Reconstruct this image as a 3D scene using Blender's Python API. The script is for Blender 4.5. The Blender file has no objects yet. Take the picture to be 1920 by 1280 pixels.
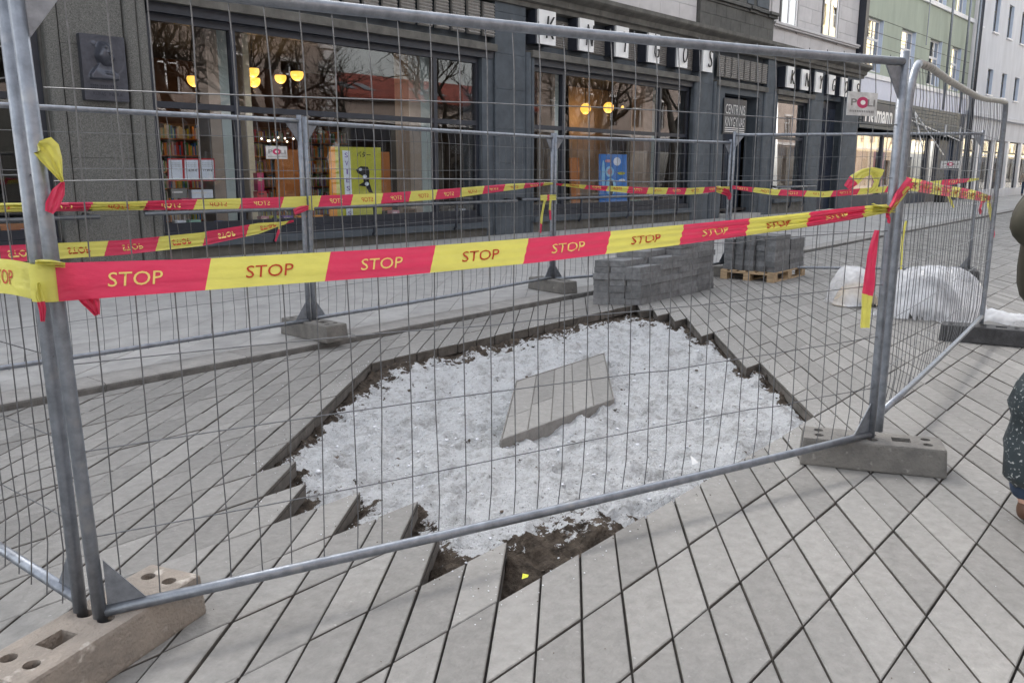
import bpy, bmesh, math, random
import numpy as np
from mathutils import Vector, Matrix, noise as mnoise
random.seed(7); rng = np.random.default_rng(7)
D = bpy.data; SC = bpy.context.scene; COL = SC.collection

# ---------------------------------------------------------------- camera
IW, IH, FPX, HOR, VPX, CH = 1920., 1280., 1550., 325., 2447., 1.5
PITCH = math.atan2(IH/2-HOR, FPX); YAW = math.atan2(VPX-IW/2, math.hypot(FPX, IH/2-HOR))
_hf = np.array([math.cos(YAW), math.sin(YAW), 0.]); VR = np.array([math.sin(YAW), -math.cos(YAW), 0.])
VF = _hf*math.cos(PITCH)+np.array([0, 0, -math.sin(PITCH)]); VU = np.cross(VR, VF); CAM = np.array([0, 0, CH])
cam = D.cameras.new('camera'); cam.sensor_width = 36; cam.lens = FPX/IW*36; cam.clip_end = 2000; cam.clip_start = .05
co = D.objects.new('camera', cam); COL.objects.link(co)
co.matrix_world = Matrix(((VR[0], VU[0], -VF[0], 0), (VR[1], VU[1], -VF[1], 0), (VR[2], VU[2], -VF[2], CH), (0, 0, 0, 1)))
SC.camera = co
def ray(x, y): return VF*FPX+VR*(x-IW/2)-VU*(y-IH/2)
def gz(x, y, z=0.):
    d = ray(x, y); return CAM+d*(z-CH)/d[2]
def onpl(x, y, p0, n):
    d = ray(x, y); return CAM+d*np.dot(np.array(p0)-CAM, n)/np.dot(d, n)
def fy(x, y, Y):                      # photo pixel -> (X, Z) on the wall plane at depth Y
    p = onpl(x, y, (0, Y, 0), np.array([0, 1., 0])); return p[0], p[2]
def proj(p):
    v = np.asarray(p, float)-CAM; w = v@VF
    return IW/2+FPX*(v@VR)/w, IH/2-FPX*(v@VU)/w

# ---------------------------------------------------------------- light
W = D.worlds.new('World'); SC.world = W; W.use_nodes = True
SUN_EL, SUN_AZ = math.radians(40), math.radians(78)     # direction towards the sun, azimuth from +X
wn = W.node_tree; bg = wn.nodes['Background']; sky = wn.nodes.new('ShaderNodeTexSky')
sky.sky_type = 'NISHITA'; sky.sun_disc = False; sky.sun_elevation = SUN_EL
sky.sun_rotation = math.pi/2-SUN_AZ; sky.air_density = 1.4; sky.dust_density = 3.5; sky.ozone_density = 1.0
bw = wn.nodes.new('ShaderNodeRGBToBW'); wn.links.new(sky.outputs[0], bw.inputs[0]); wm = wn.nodes.new('ShaderNodeMixRGB'); wm.inputs[0].default_value = .82     # high thin overcast: a greyer sky
wn.links.new(sky.outputs[0], wm.inputs[1]); wn.links.new(bw.outputs[0], wm.inputs[2]); wn.links.new(wm.outputs[0], bg.inputs[0]); bg.inputs[1].default_value = .15
sl = D.lights.new('sun', 'SUN'); sl.energy = 1.2; sl.angle = math.radians(30); sl.color = (1, .93, .84)
so = D.objects.new('sun', sl); COL.objects.link(so)
sd = Vector((math.cos(SUN_EL)*math.cos(SUN_AZ), math.cos(SUN_EL)*math.sin(SUN_AZ), math.sin(SUN_EL)))
so.rotation_euler = sd.to_track_quat('Z', 'Y').to_euler(); so.location = (0, 0, 40)
SC.view_settings.view_transform = 'Standard'; SC.view_settings.look = 'None'
SC.view_settings.exposure = 2.12; SC.view_settings.gamma = 1
SC.render.engine = 'CYCLES'; SC.cycles.use_denoising = True; SC.cycles.max_bounces = 8; SC.cycles.transparent_max_bounces = 24
SC.cycles.sample_clamp_indirect = 6

# ---------------------------------------------------------------- materials
MATS = {}
def mat(name, base, rough=.7, metal=0., var=.15, scale=6., bump=.0, bscale=60., detail=6., col2=None, spec=.5,
        rand=0., trans=0., alpha=1., emit=None, es=0., stretch=None, thr=None, spots=None):
    m = D.materials.new(name); m.use_nodes = True; nt = m.node_tree; N = nt.nodes; L = nt.links
    b = N['Principled BSDF']; b.inputs['Roughness'].default_value = rough; b.inputs['Metallic'].default_value = metal
    b.inputs['Specular IOR Level'].default_value = spec
    tc = N.new('ShaderNodeTexCoord'); geo = N.new('ShaderNodeNewGeometry'); src = geo.outputs['Position']
    if stretch:
        mp = N.new('ShaderNodeMapping'); mp.inputs['Scale'].default_value = stretch; L.new(src, mp.inputs[0]); src = mp.outputs[0]
    if var > 0 or col2:
        n = N.new('ShaderNodeTexNoise'); n.inputs['Scale'].default_value = scale; n.inputs['Detail'].default_value = detail
        n.inputs['Roughness'].default_value = .62; L.new(src, n.inputs['Vector'])
        r = N.new('ShaderNodeValToRGB'); c2 = col2 or [min(1, c*(1+var)) for c in base]; c1 = base if col2 else [c*(1-var) for c in base]
        lo, hi = thr or (.32, .68)
        r.color_ramp.elements[0].position = lo; r.color_ramp.elements[1].position = hi
        r.color_ramp.elements[0].color = (*c1, 1); r.color_ramp.elements[1].color = (*c2, 1); L.new(n.outputs[0], r.inputs[0]); out = r.outputs[0]
        if spots:
            n2 = N.new('ShaderNodeTexNoise'); n2.inputs['Scale'].default_value = spots[1]; n2.inputs['Detail'].default_value = 4; L.new(src, n2.inputs['Vector'])
            r2 = N.new('ShaderNodeValToRGB'); r2.color_ramp.elements[0].position = spots[2]; r2.color_ramp.elements[1].position = spots[2]+.1; L.new(n2.outputs[0], r2.inputs[0])
            mx = N.new('ShaderNodeMixRGB'); mx.inputs[2].default_value = (*spots[0], 1); L.new(r2.outputs[0], mx.inputs[0]); L.new(out, mx.inputs[1]); out = mx.outputs[0]
        if rand:
            oi = N.new('ShaderNodeObjectInfo'); at = N.new('ShaderNodeAttribute'); at.attribute_name = 'pid'
            ad = N.new('ShaderNodeMath'); ad.operation = 'ADD'; L.new(oi.outputs['Random'], ad.inputs[0]); L.new(at.outputs['Fac'], ad.inputs[1])
            fr = N.new('ShaderNodeMath'); fr.operation = 'FRACT'; L.new(ad.outputs[0], fr.inputs[0])
            mr = N.new('ShaderNodeMapRange'); mr.inputs[3].default_value = 1-rand; mr.inputs[4].default_value = 1+rand; L.new(fr.outputs[0], mr.inputs[0])
            mm = N.new('ShaderNodeMixRGB'); mm.blend_type = 'MULTIPLY'; mm.inputs[0].default_value = 1; L.new(out, mm.inputs[1]); L.new(mr.outputs[0], mm.inputs[2]); out = mm.outputs[0]
        L.new(out, b.inputs['Base Color'])
    else: b.inputs['Base Color'].default_value = (*base, 1)
    if bump:
        n3 = N.new('ShaderNodeTexNoise'); n3.inputs['Scale'].default_value = bscale; n3.inputs['Detail'].default_value = 6; L.new(src, n3.inputs['Vector'])
        bp = N.new('ShaderNodeBump'); bp.inputs['Strength'].default_value = bump; bp.inputs['Distance'].default_value = .02; L.new(n3.outputs[0], bp.inputs['Height']); L.new(bp.outputs[0], b.inputs['Normal'])
    if emit: b.inputs['Emission Color'].default_value = (*emit, 1); b.inputs['Emission Strength'].default_value = es
    if trans:
        tr = N.new('ShaderNodeBsdfTranslucent'); tr.inputs[0].default_value = (*base, 1); ms = N.new('ShaderNodeMixShader'); ms.inputs[0].default_value = trans
        L.new(b.outputs[0], ms.inputs[1]); L.new(tr.outputs[0], ms.inputs[2]); L.new(ms.outputs[0], N['Material Output'].inputs[0])
    if alpha < 1:
        o = N['Material Output']; s = o.inputs[0].links[0].from_socket; tp = N.new('ShaderNodeBsdfTransparent'); ma = N.new('ShaderNodeMixShader'); ma.inputs[0].default_value = alpha
        L.new(tp.outputs[0], ma.inputs[1]); L.new(s, ma.inputs[2]); L.new(ma.outputs[0], o.inputs[0])
    MATS[name] = m; return m
def glassmat(name, f0, tint):
    m = D.materials.new(name); m.use_nodes = True; nt = m.node_tree; N = nt.nodes; L = nt.links; N.remove(N['Principled BSDF'])
    lw = N.new('ShaderNodeLayerWeight'); lw.inputs[0].default_value = .5
    p = N.new('ShaderNodeMath'); p.operation = 'POWER'; p.inputs[1].default_value = 4.; L.new(lw.outputs['Facing'], p.inputs[0])
    r = N.new('ShaderNodeMapRange'); r.inputs[3].default_value = f0; r.inputs[4].default_value = 1; L.new(p.outputs[0], r.inputs[0])
    t = N.new('ShaderNodeBsdfTransparent'); t.inputs[0].default_value = (*tint, 1); g = N.new('ShaderNodeBsdfGlossy'); g.inputs['Roughness'].default_value = .0
    n = N.new('ShaderNodeTexNoise'); n.inputs['Scale'].default_value = .7; n.inputs['Detail'].default_value = 1; bp = N.new('ShaderNodeBump'); bp.inputs['Strength'].default_value = .03; bp.inputs['Distance'].default_value = .05
    geo = N.new('ShaderNodeNewGeometry'); L.new(geo.outputs['Position'], n.inputs['Vector']); L.new(n.outputs[0], bp.inputs['Height']); L.new(bp.outputs[0], g.inputs['Normal'])
    x = N.new('ShaderNodeMixShader'); L.new(r.outputs[0], x.inputs[0]); L.new(t.outputs[0], x.inputs[1]); L.new(g.outputs[0], x.inputs[2]); L.new(x.outputs[0], N['Material Output'].inputs[0])
    MATS[name] = m; return m
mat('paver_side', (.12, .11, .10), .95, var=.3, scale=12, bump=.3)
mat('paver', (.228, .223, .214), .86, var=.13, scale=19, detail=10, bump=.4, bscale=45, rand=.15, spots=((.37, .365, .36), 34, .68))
mat('paver_stack', (.165, .17, .178), .9, var=.25, scale=16, bump=.5, bscale=55, rand=.2)
mat('slab', (.335, .332, .328), .85, var=.14, scale=5, bump=.25, bscale=50, rand=.07)
mat('kerb_face_shade', (.13, .125, .12), .9, var=.3, scale=10, bump=.3)  # kerb front: its shade put into the colour, along with dirt
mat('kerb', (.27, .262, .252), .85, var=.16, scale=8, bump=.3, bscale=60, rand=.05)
mat('joint', (.03, .027, .024), .95, var=.4, scale=25)
mat('soil', (.10, .083, .068), .95, var=.4, scale=18, bump=.6, bscale=60)
mat('galv', (.235, .255, .29), .42, .7, var=.22, scale=22, bump=.08, bscale=90, spots=((.3, .31, .33), 9, .6))
mat('galv_old', (.34, .33, .31), .5, .6, var=.3, scale=30, bump=.1)
mat('wire', (.16, .165, .175), .45, .7, var=.25, scale=40)
mat('concrete_tan', (.31, .27, .232), .9, var=.3, scale=11, bump=.55, bscale=70, col2=(.22, .195, .172), spots=((.46, .42, .38), 16, .62))
mat('concrete_dark', (.20, .19, .175), .88, var=.3, scale=9, bump=.45, bscale=70, col2=(.12, .115, .11), spots=((.30, .29, .27), 20, .66))
mat('rubber', (.045, .045, .048), .75, var=.35, scale=14, bump=.3, bscale=80)
mat('tape_red', (.70, .05, .125), .3, var=.08, scale=9, trans=.35, bump=.25, bscale=9, stretch=(1, 1, 3))
mat('tape_yellow', (.74, .70, .16), .3, var=.08, scale=9, trans=.35, bump=.25, bscale=9, stretch=(1, 1, 3))
mat('ink_red', (.55, .05, .02), .5, var=0); mat('ink_yellow', (.9, .72, .22), .5, var=0)
mat('wood', (.40, .29, .18), .8, var=.3, scale=5, stretch=(8, 1, 8), bump=.3)
mat('granite', (.125, .125, .118), .7, var=.5, scale=70, detail=3, bump=.2, bscale=90)
mat('stone_blue', (.066, .079, .095), .72, var=.22, scale=3, bump=.15, bscale=40)
mat('stone_dark', (.085, .083, .078), .8, var=.3, scale=2.5, bump=.2, bscale=40)
mat('stone_cornice', (.11, .105, .095), .85, var=.35, scale=3, bump=.25, bscale=40)
mat('frame_dark', (.022, .026, .038), .45, var=.2, scale=5)
mat('plaster_light', (.52, .50, .50), .88, var=.09, scale=2, bump=.1, bscale=50, rand=.04)
mat('plaster_green', (.37, .41, .335), .9, var=.1, scale=1.5, bump=.1, stretch=(1.5, 1.5, .35))
mat('plaster_white', (.56, .57, .60), .9, var=.09, scale=1.2, bump=.08, stretch=(1.5, 1.5, .35))
mat('white_paint', (.74, .74, .76), .5, var=.05, scale=4)
mat('reveal_blue', (.55, .62, .75), .8, var=.05)
mat('sign_white', (.78, .78, .78), .45, var=.04)
mat('black', (.012, .012, .014), .5, var=.1); mat('navy', (.02, .03, .055), .5, var=.25, scale=3)
mat('sheet_metal', (.33, .315, .30), .5, .3, var=.2, scale=6, stretch=(6, 6, .6))
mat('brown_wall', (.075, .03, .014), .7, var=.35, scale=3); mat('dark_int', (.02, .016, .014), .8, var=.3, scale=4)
mat('col_teal', (.5, .58, .57), .7, var=.05); mat('col_beige', (.42, .35, .29), .75, var=.08)
mat('beige_backing', (.50, .38, .30), .85, var=.15, scale=3)
mat('lamp', (1, .72, .2), .5, var=0, emit=(1, .5, .07), es=.42)
mat('spot', (1, .9, .7), .5, var=0, emit=(1, .82, .6), es=2)
mat('shop_room_glow', (.9, .7, .5), .6, var=.1, emit=(1, .78, .55), es=.09)  # emission painted on room surfaces to imitate a lit shop
mat('cream_wall', (.78, .66, .42), .9, var=.1, scale=1.5); mat('pink_wall', (.29, .235, .21), .9, var=.15, scale=1.5); mat('red_roof', (.22, .05, .035), .85, var=.3, scale=6)
mat('bark', (.035, .03, .026), .9, var=.3, scale=10); mat('asphalt', (.2, .2, .2), .9, var=.15)
mat('bronze', (.075, .08, .10), .36, .4, var=.2, scale=12)
mat('skin', (.55, .33, .25), .55, var=.05); mat('jeans', (.028, .045, .085), .85, var=.35, scale=20)
mat('jacket', (.028, .026, .016), .8, var=.3, scale=12); mat('hair', (.03, .02, .015), .7, var=.3)
mat('coat', (.33, .27, .22), .85, var=.15); mat('shoe', (.10, .05, .03), .6, var=.2)
mat('bag', (.028, .04, .047), .5, var=.3, scale=10, spots=((.5, .52, .52), 75, .6))
mat('tray_metal', (.25, .243, .232), .7, .1, var=.2, scale=15, bump=.2)
mat('sack', (.42, .35, .26), .85, var=.2, scale=8)
for nm, c in dict(orange=(.85, .33, .02), lime=(.5, .5, .05), poster_blue=(.03, .2, .62), poster_sky=(.3, .6, .85), red=(.5, .02, .03), purple=(.2, .12, .4), green=(.06, .25, .08),
                  mint=(.35, .6, .5), pink=(.6, .3, .35), wood_orange=(.45, .15, .03), price=(.72, .78, .88), cream=(.75, .68, .5), grey=(.2, .2, .2), umber=(.15, .08, .04), magenta=(.45, .03, .12)).items():
    mat(nm, c, .5, var=.1, scale=8)
glassmat('glass', .06, (.95, .96, .965)); glassmat('glass_up', .6, (.25, .27, .3))
def plasticmat():
    m = D.materials.new('plastic_sheet'); m.use_nodes = True; nt = m.node_tree; N = nt.nodes; L = nt.links; b = N['Principled BSDF']
    b.inputs['Base Color'].default_value = (.86, .88, .93, 1); b.inputs['Roughness'].default_value = .14
    geo = N.new('ShaderNodeNewGeometry'); n = N.new('ShaderNodeTexNoise'); n.inputs['Scale'].default_value = 3.5; n.inputs['Detail'].default_value = 3; L.new(geo.outputs['Position'], n.inputs['Vector'])
    bp = N.new('ShaderNodeBump'); bp.inputs['Strength'].default_value = .5; bp.inputs['Distance'].default_value = .03; L.new(n.outputs[0], bp.inputs['Height']); L.new(bp.outputs[0], b.inputs['Normal'])
    tl = N.new('ShaderNodeBsdfTranslucent'); tl.inputs[0].default_value = (.9, .92, .96, 1); m1 = N.new('ShaderNodeMixShader'); m1.inputs[0].default_value = .35; L.new(b.outputs[0], m1.inputs[1]); L.new(tl.outputs[0], m1.inputs[2])
    t = N.new('ShaderNodeBsdfTransparent'); x = N.new('ShaderNodeMixShader'); r = N.new('ShaderNodeMapRange'); r.inputs[1].default_value = .35; r.inputs[2].default_value = .65; r.inputs[3].default_value = .25; r.inputs[4].default_value = .75
    L.new(n.outputs[0], r.inputs[0]); L.new(r.outputs[0], x.inputs[0]); L.new(t.outputs[0], x.inputs[1]); L.new(m1.outputs[0], x.inputs[2]); L.new(x.outputs[0], N['Material Output'].inputs[0]); MATS['plastic_sheet'] = m
plasticmat()
def sandmat():
    m = D.materials.new('white_sand'); m.use_nodes = True; nt = m.node_tree; N = nt.nodes; L = nt.links; b = N['Principled BSDF']; b.inputs['Roughness'].default_value = .95; b.inputs['Specular IOR Level'].default_value = .2
    geo = N.new('ShaderNodeNewGeometry'); P = geo.outputs['Position']
    def nz(s, d, ro=.65):
        n = N.new('ShaderNodeTexNoise'); n.inputs['Scale'].default_value = s; n.inputs['Detail'].default_value = d; n.inputs['Roughness'].default_value = ro; L.new(P, n.inputs['Vector']); return n.outputs[0]
    def ramp(f, p0, c0, p1, c1):
        r = N.new('ShaderNodeValToRGB'); e = r.color_ramp.elements; e[0].position = p0; e[1].position = p1; e[0].color = (*c0, 1); e[1].color = (*c1, 1); L.new(f, r.inputs[0]); return r.outputs[0]
    white0 = ramp(nz(8, 10, .78), .35, (.46, .46, .465), .52, (.84, .86, .89)); dk = ramp(nz(60, 5, .6), .30, (.35, .34, .33), .40, (1, 1, 1)); wm_ = N.new('ShaderNodeMixRGB'); wm_.blend_type = 'MULTIPLY'; wm_.inputs[0].default_value = 1; L.new(white0, wm_.inputs[1]); L.new(dk, wm_.inputs[2]); white = wm_.outputs[0]; brown = ramp(nz(16, 7), .35, (.045, .036, .029), .68, (.19, .155, .125))
    at = N.new('ShaderNodeAttribute'); at.attribute_name = 'soil'
    a1 = N.new('ShaderNodeMath'); a1.operation = 'MULTIPLY_ADD'; L.new(nz(11, 8, .7), a1.inputs[0]); a1.inputs[1].default_value = 1.5; L.new(at.outputs['Fac'], a1.inputs[2])
    fac = ramp(a1.outputs[0], .98, (0, 0, 0), 1.22, (1, 1, 1))
    mx = N.new('ShaderNodeMixRGB'); L.new(fac, mx.inputs[0]); L.new(white, mx.inputs[1]); L.new(brown, mx.inputs[2]); L.new(mx.outputs[0], b.inputs['Base Color'])
    ad = N.new('ShaderNodeMath'); ad.operation = 'ADD'; L.new(nz(70, 6), ad.inputs[0]); L.new(nz(24, 6), ad.inputs[1])
    bp = N.new('ShaderNodeBump'); bp.inputs['Strength'].default_value = 1.; bp.inputs['Distance'].default_value = .06; L.new(ad.outputs[0], bp.inputs['Height']); L.new(bp.outputs[0], b.inputs['Normal']); MATS['white_sand'] = m
sandmat()

# ---------------------------------------------------------------- mesh helpers
class MB:
    def __init__(s): s.v = []; s.f = []; s.m = []
    def add(s, vs, fs, mi=0):
        o = len(s.v); s.v += [tuple(map(float, p)) for p in vs]; s.f += [tuple(i+o for i in f) for f in fs]; s.m += [mi]*len(fs); return s
    def box(s, x0, x1, y0, y1, z0, z1, mi=0):
        return s.add([(x0, y0, z0), (x1, y0, z0), (x1, y1, z0), (x0, y1, z0), (x0, y0, z1), (x1, y0, z1), (x1, y1, z1), (x0, y1, z1)],
                     [(0, 3, 2, 1), (4, 5, 6, 7), (0, 1, 5, 4), (1, 2, 6, 5), (2, 3, 7, 6), (3, 0, 4, 7)], mi)
    def obox(s, c, ax, hl, hw, z0, z1, mi=0, ch=0.):      # box along direction ax
        ax = np.array(ax, float); ax /= np.linalg.norm(ax); n = np.array([-ax[1], ax[0]]); c = np.array(c, float)
        poly = [c+ax*a*hl+n*b*hw for a, b in ((-1, -1), (1, -1), (1, 1), (-1, 1))]; return s.prism(poly, z0, z1, ch, mi)
    def prism(s, poly, z0, z1, ch=0., mi=0):
        poly = [np.array(p[:2], float) for p in poly]; n = len(poly)
        if ch > 0:
            c = sum(poly)/n; ins = []
            for i in range(n):
                p = poly[i]; a = poly[i-1]-p; b = poly[(i+1) % n]-p; a /= np.linalg.norm(a)+1e-9; b /= np.linalg.norm(b)+1e-9
                sn = abs(a[0]*b[1]-a[1]*b[0]); ins.append(p+(a+b)*ch/max(sn, .25))
            vs = [(*p, z0) for p in poly]+[(*p, z1-ch) for p in poly]+[(*p, z1) for p in ins]
            fs = [tuple(range(n))[::-1], tuple(range(2*n, 3*n))]
            for i in range(n):
                j = (i+1) % n; fs += [(i, j, n+j, n+i), (n+i, n+j, 2*n+j, 2*n+i)]
        else:
            vs = [(*p, z0) for p in poly]+[(*p, z1) for p in poly]; fs = [tuple(range(n))[::-1], tuple(range(n, 2*n))]+[(i, (i+1) % n, n+(i+1) % n, n+i) for i in range(n)]
        return s.add(vs, fs, mi)
    def tube(s, pts, r, n=8, mi=0, caps=True):
        pts = [np.array(p, float) for p in pts]; k = len(pts); rs = r if hasattr(r, '__len__') else [r]*k; vs = []; up = None
        for i, p in enumerate(pts):
            d = pts[min(i+1, k-1)]-pts[max(i-1, 0)]; d /= np.linalg.norm(d)+1e-12
            if up is None:
                a = np.array([0, 0, 1.]) if abs(d[2]) < .9 else np.array([1., 0, 0]); up = a
            u = up-d*np.dot(up, d); u /= np.linalg.norm(u)+1e-12; w = np.cross(d, u); up = u
            for q in range(n):
                t = 2*math.pi*q/n; vs.append(p+rs[i]*(u*math.cos(t)+w*math.sin(t)))
        fs = [(i*n+q, i*n+(q+1) % n, (i+1)*n+(q+1) % n, (i+1)*n+q) for i in range(k-1) for q in range(n)]
        if caps: fs += [tuple(range(n))[::-1], tuple(range((k-1)*n, k*n))]
        return s.add(vs, fs, mi)
    def lathe(s, prof, c, n=16, mi=0):
        vs = [(c[0]+r*math.cos(2*math.pi*q/n), c[1]+r*math.sin(2*math.pi*q/n), c[2]+z) for r, z in prof for q in range(n)]; k = len(prof)
        fs = [(i*n+q, i*n+(q+1) % n, (i+1)*n+(q+1) % n, (i+1)*n+q) for i in range(k-1) for q in range(n)]
        return s.add(vs, fs+[tuple(range(n))[::-1], tuple(range((k-1)*n, k*n))], mi)
    def build(s, name, mats, parent=None, smooth=False, attr=None):
        me = D.meshes.new(name); me.from_pydata(s.v, [], s.f)
        for mm in (mats if isinstance(mats, (list, tuple)) else [mats]): me.materials.append(MATS[mm])
        me.polygons.foreach_set('material_index', s.m)
        if smooth: me.polygons.foreach_set('use_smooth', [True]*len(s.f))
        return link(name, me, parent)
def link(name, me, parent=None):
    o = D.objects.new(name, me); COL.objects.link(o)
    if parent is not None: setp(o, parent)
    return o
def setp(o, p):                       # shapes are written in world space
    o.parent = p
    if p.parent is None: o.matrix_parent_inverse = Matrix.Translation(p.location).inverted()
def T(o, label, cat, group=None):
    o['label'] = label; o['category'] = cat
    if group: o['group'] = group
    return o
def thing(name, label, cat, loc, group=None):
    o = D.objects.new(name, None); COL.objects.link(o); o.location = loc; o.empty_display_size = .2; return T(o, label, cat, group)
def struct(o): o['kind'] = 'structure'; return o
def stuff(o): o['kind'] = 'stuff'; return o
DG = lambda: bpy.context.evaluated_depsgraph_get()
def bake(o):
    bpy.context.view_layer.update(); me = D.meshes.new_from_object(o.evaluated_get(DG())); D.objects.remove(o, do_unlink=True); return me
_tc = {}
def textgeo(txt, shear=0., bold=0., font=None):
    key = (txt, shear, bold)
    if key not in _tc:
        cu = D.curves.new('t', 'FONT'); cu.body = txt; cu.size = 1; cu.shear = shear; cu.align_x = 'CENTER'; cu.align_y = 'CENTER'; cu.offset = bold; cu.resolution_u = 3; cu.fill_mode = 'FRONT'
        o = D.objects.new('t', cu); COL.objects.link(o); me = bake(o)
        v = np.array([q.co[:2] for q in me.vertices]); f = [tuple(p.vertices) for p in me.polygons]
        if len(v):
            lo, hi = v.min(0), v.max(0); v = v-(lo+hi)/2; _tc[key] = (v, f, hi-lo)
        else: _tc[key] = (np.zeros((0, 2)), [], np.ones(2))
        D.meshes.remove(me); D.curves.remove(cu)
    return _tc[key]
def subdiv_text(txt, n=1, **k):
    v, f, sz = textgeo(txt, **k); bm = bmesh.new(); bv = [bm.verts.new((*p, 0)) for p in v]
    for q in f:
        try: bm.faces.new([bv[i] for i in q])
        except ValueError: pass
    bmesh.ops.triangulate(bm, faces=bm.faces[:]); bmesh.ops.subdivide_edges(bm, edges=[e for e in bm.edges if e.calc_length() > .15], cuts=2, use_grid_fill=True); bmesh.ops.triangulate(bm, faces=bm.faces[:]); bm.verts.index_update()
    vv = np.array([q.co[:2] for q in bm.verts]); ff = [tuple(x.index for x in q.verts) for q in bm.faces]; bm.free(); return vv, ff, sz
def walltext(name, txt, mat_, x0, x1, zc, Y, parent, h=None, shear=0., bold=0., mirror=False, ny=-1):
    """flat letters on a wall that faces -Y (ny=-1) or +Y"""
    v, f, sz = textgeo(txt, shear, bold)
    if not len(v): return None
    sx = (x1-x0)/sz[0]; szz = (h/sz[1]) if h else sx; sg = (1 if ny < 0 else -1)*(-1 if mirror else 1)
    mb = MB(); mb.add([((x0+x1)/2+sg*p[0]*sx, Y, zc+p[1]*szz) for p in v], f); return mb.build(name, mat_, parent)

# ================================================================= GROUND
KS, KC = .0662, 5.785                          # kerb line: y = KC + KS*x
kerb_y = lambda x: KC+KS*x
KN = np.array([-KS, 1.])/math.hypot(KS, 1); KD = np.array([1., KS])/math.hypot(KS, 1)
g = struct(MB().add([(-400, -400, -.2), (600, -400, -.2), (600, 400, -.2), (-400, 400, -.2)], [(0, 1, 2, 3)]).build('ground', 'joint'))
LO, LA, LB = np.array([3.173, 1.36]), np.array([.2502, .012]), np.array([.388, .318])
REM = {2: (-8, 4), 3: (-10, 4), 4: (-11, 4), 5: (-13, 3), 6: (-15, 3), 7: (-16, 3), 8: (-17, 2), 9: (-17, 2), 10: (-17, 1), 11: (-17, 0), 12: (-17, -1)}
removed = lambda i, j: j in REM and REM[j][0] <= i < REM[j][1]
def cellpoly(i, j, gap=.0):
    c = [LO+LA*(i+a)+LB*(j+b) for a, b in ((0, 0), (1, 0), (1, 1), (0, 1))]
    if gap:
        ga = gap/.25/.6; gb = gap/.318
        c = [LO+LA*(i+a)+LB*(j+b) for a, b in ((ga, gb), (1-ga, gb), (1-ga, 1-gb), (ga, 1-gb))]
    return c
def clip(poly, p0, n):
    out = []
    for k in range(len(poly)):
        a, b = poly[k], poly[(k+1) % len(poly)]; da, db = np.dot(a-p0, n), np.dot(b-p0, n)
        if da <= 0: out.append(a)
        if (da < 0 < db) or (db < 0 < da): out.append(a+(b-a)*da/(da-db))
    return out
kp0 = np.array([0, KC-.004])
pavement = thing('paving', 'grey parallelogram concrete paving laid in slanted rows round the dug-out patch', 'paving', (0, 0, 0)); struct(pavement)
for k_ in ('label', 'category'): del pavement[k_]
cells = []
for j in range(-14, 40):
    for i in range(-60, 190):
        if removed(i, j): continue
        c = LO+LA*(i+.5)+LB*(j+.5)
        if c[1] > kerb_y(c[0])+.3 or c[0] > 46: continue
        w = np.dot(np.array([c[0], c[1], -CH]), VF)
        if w < .5: continue
        x, y = proj((c[0], c[1], 0))
        if not (-700 < x < 3300 and 300 < y < 3200): continue
        po = cellpoly(i, j, .0042); cl = clip(po, kp0, KN)
        if len(cl) < 3: continue
        P = [proj((*p, 0)) for p in cl]; A = abs(sum(P[k-1][0]*P[k][1]-P[k][0]*P[k-1][1] for k in range(len(P))))/2
        if A < 3: continue
        onscreen = 0 < x < 1920 and 0 < y < 1280
        cells.append((A if onscreen else A*.05, i, j, cl, len(cl) == 4 and all(np.allclose(p, q) for p, q in zip(po, cl))))
cells.sort(key=lambda t: -t[0])
base = MB()
for j in range(-14, 40):
    lo = LO+LB*j
    segs = [(-60, 190)] if j not in REM else [(-60, REM[j][0]), (REM[j][1], 190)]
    for a, b in segs:
        q = [LO+LA*a+LB*j, LO+LA*b+LB*j, LO+LA*b+LB*(j+1), LO+LA*a+LB*(j+1)]; q = clip(q, kp0, KN)
        if len(q) >= 3: base.add([(*p, -.02) for p in q], [tuple(range(len(q)))])
b_ = base.build('joint_sand', 'joint', pavement)
PT = .085
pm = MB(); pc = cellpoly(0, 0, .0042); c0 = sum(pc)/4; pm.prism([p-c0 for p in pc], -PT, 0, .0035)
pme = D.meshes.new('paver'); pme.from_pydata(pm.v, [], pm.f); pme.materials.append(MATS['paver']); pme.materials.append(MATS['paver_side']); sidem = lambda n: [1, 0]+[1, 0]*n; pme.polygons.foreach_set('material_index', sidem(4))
rest = MB(); pid = []
for k, (A, i, j, cl, whole) in enumerate(cells):
    cc = LO+LA*(i+.5)+LB*(j+.5); dz = random.uniform(-.003, .003)
    if k < 300:
        if whole:
            o = link('paver', pme, pavement); o.location = (cc[0]+random.uniform(-.001, .001), cc[1]+random.uniform(-.001, .001), dz); o.rotation_euler = (random.uniform(-.006, .006), random.uniform(-.006, .006), 0)
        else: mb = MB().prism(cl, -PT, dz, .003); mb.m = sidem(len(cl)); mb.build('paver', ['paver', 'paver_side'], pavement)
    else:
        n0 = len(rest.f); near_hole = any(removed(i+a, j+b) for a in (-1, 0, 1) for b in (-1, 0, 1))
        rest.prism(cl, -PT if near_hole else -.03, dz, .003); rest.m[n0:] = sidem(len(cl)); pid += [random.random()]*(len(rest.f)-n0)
ro = stuff(rest.build('far_pavers', ['paver', 'paver_side'], pavement)); at = ro.data.attributes.new('pid', 'FLOAT', 'FACE'); at.data.foreach_set('value', pid)

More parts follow.
